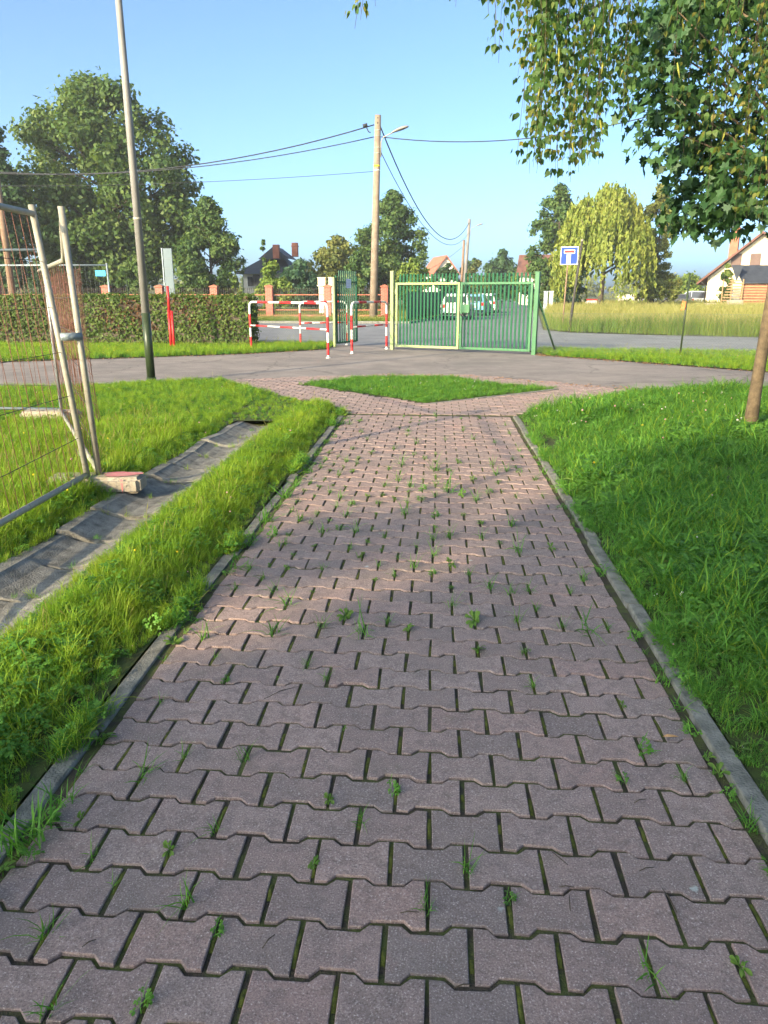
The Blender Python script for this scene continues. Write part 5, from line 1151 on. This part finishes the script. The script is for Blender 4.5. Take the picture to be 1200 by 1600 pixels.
def trunk_mesh(root, org, h, r, limbs, mat, lean=(0, 0), name='trunk', n=8):
    mb = MB(); pts = [(org[0]+lean[0]*t+.05*h*.3*math.sin(t*3), org[1]+lean[1]*t, h*t-.1) for t in np.linspace(0, 1, 7)]
    mb.tube(pts, [r*(1.35 if i == 0 else 1-.8*i/6) for i in range(7)], n)
    for (z, c) in limbs:
        t = min(.95, z/h); a = Vector((org[0]+lean[0]*t, org[1]+lean[1]*t, z)); c = Vector(c); mid = (a+c)/2+Vector((0, 0, -.05*(c-a).length))
        rr = max(.02, r*(1-.75*t)*.5); mb.tube([a, mid, c], [rr, rr*.7, rr*.25], 5)
    return mb.build(name, mat, root, org)
def tree(name, label, px, ptop, pw, Y, mat, nleaf, leaf, seed, base=.22, shape='round', nb=26, cat='tree', group=None, br=.30, trunk=True, bark=BARK, pcenter=None, shell=.5, x=None, h=None, w=None, depthf=.85, jag=1.0):
    rg = np.random.default_rng(seed); x = XX(px, Y) if x is None else x; h = ZZ(px, ptop, Y) if h is None else h; w = pw*Y/(F*1.045) if w is None else w
    root = thing(name, label, cat, (x, Y, 0), 0, group); z0 = h*base; R_ = w/2; H_ = h-z0; blobs = []; tries = 0
    nb = int(nb*2.0); br = br*.78
    while len(blobs) < nb and tries < 4000:
        tries += 1; t = rg.uniform(.02, 1); a = rg.uniform(0, 6.283)
        if shape == 'round': prof = math.sin(math.pi*min(1, (t*.92+.10)))**.6
        elif shape == 'full': prof = min(1, .55+1.5*t)*(1-max(0, t-.45)**1.6*1.75)**.8 if t < .98 else .2
        elif shape == 'cone': prof = (1-t)**.8
        elif shape == 'dome': prof = (1-t**2.4)**.5
        elif shape == 'column': prof = min(1, 3.5*(1-t))*(.75+.25*math.sin(t*9))
        else: prof = math.sin(math.pi*min(1, t*.85+.14))**.8
        rb = R_*br*rg.uniform(.65, 1.25)*(1-.25*t); rr = max(0, R_*prof-rb*.8)*math.sqrt(rg.uniform(.05, 1))*rg.uniform(.9, 1.0+.12*jag)
        z = z0+rb*.6+t*(H_-1.5*rb)
        blobs.append(((x+rr*math.cos(a), Y+rr*math.sin(a)*depthf, z), rb))
    v = blob_leaves(blobs, nleaf, leaf, rg, shell)
    if trunk: trunk_mesh(root, (x, Y, 0), h*.82, max(.05, w*.028), [(max(z0*.8, c[2]-1.0*abs(r)-.25*math.hypot(c[0]-x, c[1]-Y)), c) for c, r in blobs[::2]], bark)
    o = obj('crown', quad_mesh('crown', v-np.array([x, Y, 0], dtype=float), mat), root); return root
def weeping(name, label, px, ptop, pw, Y, mat, ns, leaf, seed, per=26, zmin=1.2, bark=BARK):
    rg = np.random.default_rng(seed); x = XX(px, Y); h = ZZ(px, ptop, Y); w = pw*Y/(F*1.045); root = thing(name, label, 'tree', (x, Y, 0)); C = []; Nn = []; R_ = w/2; tops = []
    NC = 150; cl_ = []
    for i in range(NC):
        a = rg.uniform(0, 6.283); q = math.sqrt(rg.uniform(.02, 1)); cl_.append((a, q, (.40+.60*(1-q**2.2)**.5)*rg.uniform(.86, 1.03), rg.uniform(.25, .6)))
    for i in range(ns):
        a, q, tp_, Lf = cl_[i % NC]; a += rg.normal(0, .13); q = abs(q+rg.normal(0, .055)); rx = R_*q; top = zmin+(h-zmin)*tp_*rg.uniform(.93, 1.02); L = min(top-zmin*.5, Lf*rg.uniform(.6, 1.1)*h)
        sx, sy = x+rx*math.cos(a), Y+rx*math.sin(a)*.85; m = per; t = np.sort(rg.uniform(0, 1, m)); out = .07*rx
        px_ = sx+math.cos(a)*out*np.sin(t*1.6)*1.5+rg.normal(0, .05, m); py_ = sy+math.sin(a)*out*np.sin(t*1.6)+rg.normal(0, .05, m); pz_ = top-L*t+.2*np.sin(t*1.5)
        C.append(np.stack([px_, py_, pz_], 1)); nn = rg.normal(size=(m, 3)); nn[:, 2] *= .25; Nn.append(nn+np.array([math.cos(a), math.sin(a), .1]))
        if i % 14 == 0: tops.append((sx, sy, top))
    C = np.concatenate(C); Nn = np.concatenate(Nn); v = leaf_quads(C, leaf*rg.uniform(.6, 1.3, len(C)), Nn, 2.6, rg, 2.2)
    trunk_mesh(root, (x, Y, 0), h*.85, .25, [(max(1.5, c[2]*.55), c) for c in tops[:22]], bark)
    obj('crown', quad_mesh('crown', v-np.array([x, Y, 0]), mat), root); return root

# left group behind the brick fence
tree('walnut_tree', 'huge light green spreading tree behind the brick fence and lamp post', 172, 108, 330, 62, L_WALNUT, 62000, .24, 1, base=.08, nb=95, br=.24, shape='full', shell=.35)
tree('dark_tree', 'dark green tree beside the wooden pole, left of the huge tree', 0, 142, 150, 55, L_DARK, 24000, .22, 2, base=.06, nb=38, br=.32)
tree('oak_tree', 'smaller dark green tree between the huge tree and the dark-roofed house', 330, 303, 122, 58, L_OAK, 20000, .18, 3, base=.06, nb=38, br=.30, jag=1.5)
tree('leafy_bush', 'dark understorey bush at the foot of the huge tree', 110, 372, 190, 66, L_DARK, 9000, .26, 4, base=.02, nb=24, trunk=False, cat='bush')
tree('leafy_bush', 'olive bush behind the brick fence left of the pale board', 215, 395, 70, 56, L_WALNUT, 4500, .2, 5, base=.02, nb=14, trunk=False, cat='bush')
tree('leafy_bush', 'mid green bush right of the pale board', 300, 398, 62, 55, L_OAK, 5000, .18, 6, base=.02, nb=14, trunk=False, cat='bush')
tree('leafy_bush', 'round yellow-green bush left of the cream house wall', 361, 424, 42, 57, L_BRIGHT, 4500, .15, 7, base=.02, nb=12, trunk=False, cat='bush')
tree('leafy_bush', 'bright loose bush with a thin leader before the dark-roofed house', 428, 404, 64, 54, L_BRIGHT, 6500, .17, 8, base=.02, nb=18, trunk=False, cat='bush')
tree('leafy_bush', 'slender sapling top rising before the dark roof', 415, 368, 16, 55, L_OAK, 700, .17, 9, base=.3, nb=9, shape='column', cat='sapling')
tree('leafy_bush', 'blue-green dense bush right of the dark-roofed house', 470, 402, 92, 60, L_BLUEG, 9500, .18, 10, base=.02, nb=22, trunk=False, cat='bush')
tree('leafy_bush', 'large olive bush behind the cream pillar tops', 527, 366, 118, 66, L_OLIVE, 13000, .21, 11, base=.02, nb=30, trunk=False, cat='bush')
tree('leafy_bush', 'dark green bush behind the pedestrian gate', 560, 392, 66, 61, L_OAK, 6500, .19, 12, base=.02, nb=16, trunk=False, cat='bush')
tree('round_tree', 'tall dark oval tree behind the concrete utility pole', 614, 296, 126, 72, L_OAK, 24000, .20, 13, base=.06, nb=48, br=.29)
tree('leafy_bush', 'green bush behind the left gate leaf', 645, 398, 76, 66, L_BRIGHT, 6000, .18, 14, base=.02, nb=16, trunk=False, cat='bush')
tree('leafy_bush', 'dark low bush left of the red-roofed house', 700, 410, 62, 88, L_DARK, 5000, .22, 15, base=.02, nb=14, trunk=False, cat='bush')
tree('leafy_bush', 'small grey-green bush by the distant utility pole', 745, 405, 50, 100, L_OLIVE, 3000, .24, 16, base=.02, nb=10, trunk=False, cat='bush')
tree('round_tree', 'far green tree behind the distant utility pole', 738, 399, 52, 140, L_OAK, 4500, .34, 17, base=.05, nb=14)
tree('round_tree', 'round dark green tree beyond the parked cars', 783, 388, 82, 112, L_DARK, 9000, .28, 18, base=.04, nb=24, br=.34)
tree('leafy_bush', 'bright yellow-green shrub beside the round dark tree', 815, 412, 40, 108, L_BRIGHT, 3000, .26, 19, base=.02, nb=10, trunk=False, cat='bush')
tree('loose_tree', 'tall loose-crowned green tree left of the willow', 866, 285, 104, 76, L_OAK, 16000, .21, 20, base=.06, nb=46, br=.27, jag=1.8, shell=.3)
weeping('willow_tree', 'bright yellow-green weeping willow behind the road sign', 938, 288, 138, 62, L_WILLOW, 900, .15, 21, per=30, zmin=1.0)
tree('far_birch', 'slender open birch tree right of the willow', 1020, 284, 88, 64, L_FBIRCH, 20000, .15, 22, base=.04, nb=60, br=.26, shape='column', jag=1.6, shell=.3)
tree('leafy_bush', 'dark bush under the loose-crowned tree by the white posts', 842, 402, 72, 74, L_OAK, 5000, .2, 23, base=.02, nb=14, trunk=False, cat='bush')
tree('leafy_bush', 'deep green bush below the road sign and willow', 890, 425, 60, 66, L_BLUEG, 4500, .2, 24, base=.02, nb=14, trunk=False, cat='bush')
tree('leafy_bush', 'green hedge bush behind the parked silver car', 1075, 425, 90, 104, L_BRIGHT, 6500, .26, 25, base=.02, nb=18, trunk=False, cat='bush')
tree('leafy_bush', 'far olive bush left of the parked silver car', 1040, 432, 60, 112, L_OLIVE, 4000, .28, 26, base=.02, nb=12, trunk=False, cat='bush')
tree('leafy_bush', 'green shrub against the wall of the cream house', 1132, 412, 34, 75, L_BRIGHT, 3500, .18, 27, base=.02, nb=10, trunk=False, cat='bush')
# far tree line closing the horizon (one mass)
blobs = []; rg = np.random.default_rng(77)
for i in range(150):
    x = -260+i*4.2+rg.uniform(-2, 2); hh = rg.uniform(3.5, 7.5); blobs.append(((x, 235+rg.uniform(-12, 12), hh*.45), hh*.62))
o = obj('distant_trees', quad_mesh('distant_trees', blob_leaves(blobs, 26000, .75, rg, .6), L_OLIVE)); tag(o, 'low far-off line of trees along the horizon', 'woodland', kind='stuff')

# clipped hedge
hx1 = G(402, 540)[0]; hx0 = -24.0; hy0, hy1, hz = 22.25, 22.95, ZZ(200, 463.5, 22.3)
hedge = thing('hedge', 'long clipped hedge with browning patches behind the red post', 'hedge', ((hx0+hx1)/2, 22.6, 0))
oc = np.array([(hx0+hx1)/2, 22.6, 0])
rg = np.random.default_rng(5)
def hedge_pts(n, kind):
    if kind == 'front': x = rg.uniform(hx0, hx1, n); z = rg.uniform(.02, hz, n); y = np.full(n, hy0)+rg.normal(0, .05, n)-.04*np.sin(x*2.1)*np.cos(z*3); nr = np.array([0, -1, .25])
    elif kind == 'top': x = rg.uniform(hx0, hx1, n); y = rg.uniform(hy0-.05, hy1+.05, n); z = hz+rg.normal(0, .035, n)+.02*np.sin(x*3); nr = np.array([0, -.1, 1])
    elif kind == 'back': x = rg.uniform(hx0, hx1, n); z = rg.uniform(.05, hz, n); y = np.full(n, hy1)+rg.normal(0, .05, n); nr = np.array([0, 1, .2])
    else: y = rg.uniform(hy0, hy1, n); z = rg.uniform(.05, hz, n); x = np.full(n, hx1)+rg.normal(0, .05, n); nr = np.array([1, 0, .2])
    return np.stack([x, y, z], 1), nr+rg.normal(size=(n, 3))*.6
vb, vg = [], []
for kd, n in (('front', 19000), ('top', 8000), ('back', 4000), ('end', 1200)):
    c, nr = hedge_pts(n, kd); q = leaf_quads(c, .055*rg.uniform(.6, 1.4, n), nr, 1.5, rg); wv = np.sin(c[:, 0]*1.9)*np.cos(c[:, 2]*3.1+c[:, 0])+.6*np.sin(c[:, 0]*5.3+c[:, 2]*4)
    br_ = (wv+rg.normal(0, .5, n) > .75) & (c[:, 2] > .45) if kd == 'front' else np.zeros(n, bool); q = q.reshape(n, 4, 3); vb.append(q[br_].reshape(-1, 3)); vg.append(q[~br_].reshape(-1, 3))
obj('green_leaves', quad_mesh('green_leaves', np.concatenate(vg)-oc, L_HEDGE), hedge); obj('brown_leaves', quad_mesh('brown_leaves', np.concatenate(vb)-oc, L_HEDGEB), hedge)
MB().box(((hx0+hx1)/2, 22.6, hz/2-.03), (hx1-hx0-.12, hy1-hy0-.12, hz-.08)).build('twig_core', BARK, hedge, tuple(oc))
# small wild plants at the hedge end and gate post feet
# ------------------------------------------------------------------ foreground maple
def leaf_shape_mesh(name, pts, mat, fold=.12):
    me = bpy.data.meshes.new(name); me.from_pydata(pts, [], [tuple(range(len(pts)))]); me.materials.append(mat); return me
def maple_pts(s):
    ring = [(0, 0), (.18, -.10), (.46, -.22), (.36, .06), (.62, .22), (.36, .34), (.34, .56), (.14, .52), (0, .98), (-.14, .52), (-.34, .56), (-.36, .34), (-.62, .22), (-.36, .06), (-.46, -.22), (-.18, -.10)]
    return [(x*s, y*s, abs(x)*s*.30-.12*s*y*y) for x, y in ring]
def birch_pts(s):
    ring = [(0, 0), (.18, .06), (.33, .24), (.30, .42), (.16, .72), (0, 1.0), (-.16, .72), (-.30, .42), (-.33, .24), (-.18, .06)]
    return [(x*s, y*s, abs(x)*s*.28) for x, y in ring]
def place_shape(pts, c, d, nrm):
    """instances of a flat leaf: axis d (stalk to tip), face nrm"""
    P_ = np.array(pts); d = d/np.linalg.norm(d, axis=1, keepdims=True); nrm = nrm-d*(nrm*d).sum(1, keepdims=True); nrm /= np.maximum(np.linalg.norm(nrm, axis=1, keepdims=True), 1e-6); b = np.cross(d, nrm)
    return b[:, None]*P_[None, :, 0, None]+d[:, None]*P_[None, :, 1, None]+nrm[:, None]*P_[None, :, 2, None]
def split_leaves(root, org, pts, c, d, nr, sc, mat, cap=300, nm='leaf'):
    """the leaves that show largest become parts of their own, the rest one part"""
    u_, v_, z_ = [], [], []
    rel = c-np.array([0, 0, H]); z = rel @ FW; uu = 600+F*(rel @ RT)/np.maximum(z, .1); vv = 800-F*(rel @ UP)/np.maximum(z, .1)
    ok = (z > .3) & (uu > 0) & (uu < 1200) & (vv > 0) & (vv < 1600); score = np.where(ok, sc/np.maximum(z, .3), 0); od = np.argsort(-score); big = od[:cap]; big = big[score[big] > 0]; mask = np.ones(len(c), bool); mask[big] = False
    me = leaf_shape_mesh(nm, pts, mat)
    for i in big:
        dd = Vector(d[i]).normalized(); n_ = Vector(nr[i]); n_ = (n_-dd*n_.dot(dd)).normalized(); b = dd.cross(n_)
        M = Matrix((b, dd, n_)).transposed().to_4x4() @ Matrix.Scale(float(sc[i]), 4); M.translation = Vector(c[i])-Vector(org)
        o = bpy.data.objects.new(nm, me); COL.objects.link(o); o.parent = root; o.matrix_local = M
    m = mask.sum(); v = place_shape(pts, c[mask], d[mask], nr[mask])*sc[mask][:, None, None]+c[mask][:, None, :]; k = len(pts)
    o = obj('foliage', mesh_np('foliage', (v.reshape(-1, 3)-np.array(org)), np.arange(m*k), np.full(m, k), mat), root); o['kind'] = 'stuff'
mx_, my_ = G(1170, 677)
mp = thing('maple_tree', 'young maple with slim brown trunk and dense dark leaves on the right lawn', 'tree', (mx_, my_, 0)); rg = np.random.default_rng(31)
cc = np.array([mx_+.62, my_+.1, 4.05]); blobs = []
tp = [Vector((mx_, my_, -.1)), Vector((mx_+.01, my_, .5)), Vector((mx_+.03, my_, 1.2)), Vector((mx_+.06, my_, 2.0)), Vector((mx_+.12, my_, 3.2)), Vector((mx_+.2, my_, 4.6)), Vector((mx_+.25, my_, 5.8))]
mb = MB().tube(tp, [.085, .066, .060, .056, .045, .03, .012], 14)
for i in range(74):
    t = rg.uniform(0, 1); a = rg.uniform(0, 6.283); z = 2.35+3.6*t; rr = 1.85*math.sin(math.pi*min(1, t*.72+.22))*math.sqrt(rg.uniform(.1, 1)); c = (mx_+.35+rr*math.cos(a), my_+rr*math.sin(a), z)
    blobs.append((c, rg.uniform(.38, .62))); s_ = Vector((mx_+.1+.02*t, my_, max(2.55, z-.5-.35*rr))); e_ = Vector(c); mb.tube([s_, (s_+e_)/2+Vector((0, 0, .06)), e_], [.022, .014, .005], 5)
mb.build('trunk', BARKB, mp, (mx_, my_, 0))
C = []; D = []; Nn = []
for c, r in blobs:
    m = 150; d = rg.normal(size=(m, 3)); d /= np.linalg.norm(d, axis=1, keepdims=True); p = np.array(c)+d*(r*rg.uniform(.45, 1.05, m)[:, None])*np.array([1, 1, .8])
    ax = d*.8+rg.normal(size=(m, 3))*.5; ax[:, 2] -= .75; C.append(p); D.append(ax); Nn.append(d*.7+np.array([0, 0, .9])+rg.normal(size=(m, 3))*.4)
C = np.concatenate(C); D = np.concatenate(D); Nn = np.concatenate(Nn); split_leaves(mp, (mx_, my_, 0), maple_pts(.115), C, D, Nn, rg.uniform(.7, 1.25, len(C)), L_MAPLE, cap=200)

# ------------------------------------------------------------------ overhanging birch, trunk outside the frame
bx_, by_ = 3.7, 2.6
bt = thing('weeping_birch', 'weeping birch with hanging strands of small leaves above the lawn', 'tree', (bx_, by_, 0)); rg = np.random.default_rng(52)
BIRCHB = surf('birch_bark', (0.55, 0.53, 0.49), (0.10, 0.09, 0.08), 5, 0.9, 0.4, 40, lo=0.5, hi=0.62)
wood = MB().tube([(bx_+.05, by_, -.1), (bx_, by_, .8), (bx_-.03, by_+.05, 2.5), (bx_-.1, by_+.1, 4.5), (bx_-.15, by_+.15, 7)], [.17, .13, .115, .085, .03], 14)
ends = {}
def low(px):
    k = [(775, 95), (795, 110), (806, 255), (830, 285), (860, 290), (900, 285), (940, 250), (985, 235), (1010, 165), (1045, 170), (1075, 290), (1110, 350), (1160, 362), (1210, 370)]
    return float(np.interp(px, [a for a, _ in k], [b for _, b in k]))
strands = []
for i in range(120):
    px = rg.uniform(790, 1235) if i > 40 else rg.uniform(800, 1000)
    if 985 < px < 1060 and rg.uniform() < .6: continue
    ye = low(px)-abs(rg.normal(0, 75)) if rg.uniform() < .75 else low(px)-rg.uniform(0, 250); Yd = rg.uniform(3.0, 4.6) if px < 1050 else rg.uniform(3.2, 5.0)
    strands.append((px, ye, Yd))
strands += [(552, 45, 3.2), (563, 32, 3.3), (580, 8, 3.25), (558, 20, 3.15), (708, 10, 3.3), (715, 5, 3.35), (757, 12, 3.2), (778, 85, 3.1), (785, 100, 3.15), (770, 45, 3.2), (792, 60, 3.3), (765, 20, 3.05)]
strands = [(a, max(b, 5 if a < 790 else b), c) for a, b, c in strands]
limb_tips = []; limbs_ = MB()
for k in range(11):
    a = math.pi*(.52+.055*k)+rg.normal(0, .04); L = rg.uniform(2.2, 3.6); z0 = rg.uniform(3.0, 4.6); s_ = Vector((bx_-.06, by_+.08, z0)); e_ = s_+Vector((math.cos(a)*L, math.sin(a)*L*.9, .15)); m_ = (s_+e_)/2+Vector((0, 0, .55))
    pts = [s_, s_*.6+m_*.4+Vector((0, 0, .12)), m_, m_*.5+e_*.5+Vector((0, 0, .16)), e_]; limbs_.tube(pts, [.028, .022, .015, .010, .005], 6); limb_tips += [pts[2], pts[3], pts[4]]
wood.build('trunk', BIRCHB, bt, (bx_, by_, 0)); limbs_.build('limbs', TWIG, bt, (bx_, by_, 0))
tw = MB(); C = []; D = []; Nn = []; CK = []
for (px, ye, Yd) in strands:
    e = np.array(P(px, ye, Yd)); top = max(e[2]+.5, rg.uniform(2.95, 3.7)); sw = rg.normal(0, .05, 2); ph = rg.uniform(0, 6)
    near_ = min(limb_tips, key=lambda q: (q.x-e[0])**2+(q.y-e[1])**2)
    L = top-e[2]; n = max(4, int(L/.06)); ts = np.linspace(0, 1, n); line = [Vector((e[0]+sw[0]*(1-t)**2*2+.015*math.sin(ph+t*7), e[1]+sw[1]*(1-t)**2*2+.015*math.cos(ph+t*6), top-L*t)) for t in ts]
    h0 = line[0]; tw.tube([near_, (near_+h0)/2+Vector((0, 0, .10))]+[h0], [.006, .004, .003], 4); tw.tube(line, [.0019-.0011*t for t in ts], 4, cap=False)
    m = int(L/.0105); tt = np.sort(rg.uniform(.02, 1.0, m)); gap = (np.sin(tt*9+ph*3) < -.75) & (rg.uniform(size=m) < .5)
    for j, t in enumerate(tt):
        if gap[j]: continue
        q = line[min(n-1, int(t*(n-1)))]; a = rg.uniform(0, 6.283); o_ = np.array([math.cos(a), math.sin(a), 0]); st = rg.uniform(.006, .042)
        C.append(np.array(q)+o_*st+np.array([0, 0, -.01-t*0])); D.append(o_*rg.uniform(.15, .8)+np.array([0, 0, -1.0])+rg.normal(size=3)*.15); Nn.append(o_+rg.normal(size=3)*.7)
    if px > 780 and rg.uniform() < .6:
        for _ in range(rg.integers(1, 4)): CK.append(line[min(n-1, int(rg.uniform(.2, .95)*(n-1)))])
o = tw.build('twigs', TWIG, bt, (bx_, by_, 0)); o['kind'] = 'stuff'
C = np.array(C); D = np.array(D); Nn = np.array(Nn); split_leaves(bt, (bx_, by_, 0), birch_pts(.028), C, D, Nn, rg.uniform(.65, 1.25, len(C)), L_BIRCH, cap=300)
ck = MB()
for q in CK: a = rg.uniform(-.3, .3); ck.tube([q+Vector((.01, 0, -.005)), q+Vector((.012+a*.02, 0, -.03)), q+Vector((.012+a*.05, 0, -.055))], [.0022, .0042, .0018], 5)
o = ck.build('catkins', CATK, bt, (bx_, by_, 0)); o['kind'] = 'stuff'

# ------------------------------------------------------------------ trees behind the photographer; their shade lies over the near path and right lawn
for i, (x, y, h_, w_, lb) in enumerate(((-8.2, -12.5, 9.5, 7.0, 'broad dense tree behind the viewer shading the near path'), (-3.4, -14.5, 10.5, 7.5, 'taller dense tree behind the viewer shading the right lawn'), (1.5, -16.5, 10.0, 7.5, 'dense tree behind the viewer at the end of the row'), (-11.5, -25, 12.0, 9.0, 'big tree behind the row of shading trees'))):
    tree('shade_tree', lb, 0, 0, 0, y, L_DARK, 4200 if i == 0 else 8000, .38, 90+i, base=.10, nb=40, br=.30, x=x, h=h_, w=w_, depthf=1.0, group='trees behind the viewer')

tree('shade_tree', 'small airy tree added behind the viewer to dapple the middle of the path', 0, 0, 0, -10.5, L_OAK, 900, .34, 97, base=.35, nb=14, br=.34, x=-10.3, h=8.6, w=4.0, depthf=1.0, group='trees behind the viewer')  # added out of view to throw broken shade on the mid path
# ------------------------------------------------------------------ summer haze: one closed box of thin air
hz_ = MB().box((0, 120, 11), (560, 330, 26)).build('haze', DGLASS); hz_.data.materials.clear(); tag(hz_, 'thin pale summer haze in the air over the whole place', 'haze', kind='stuff')
hm = bpy.data.materials.new('haze_air'); hm.use_nodes = True; ht_ = hm.node_tree; ht_.nodes.remove(ht_.nodes['Principled BSDF'])
pv = ht_.nodes.new('ShaderNodeVolumePrincipled'); pv.inputs['Color'].default_value = (0.92, 0.95, 1.0, 1); pv.inputs['Density'].default_value = 0.0007; pv.inputs['Anisotropy'].default_value = 0.2
ht_.links.new(pv.outputs[0], ht_.nodes['Material Output'].inputs['Volume']); hz_.data.materials.append(hm)
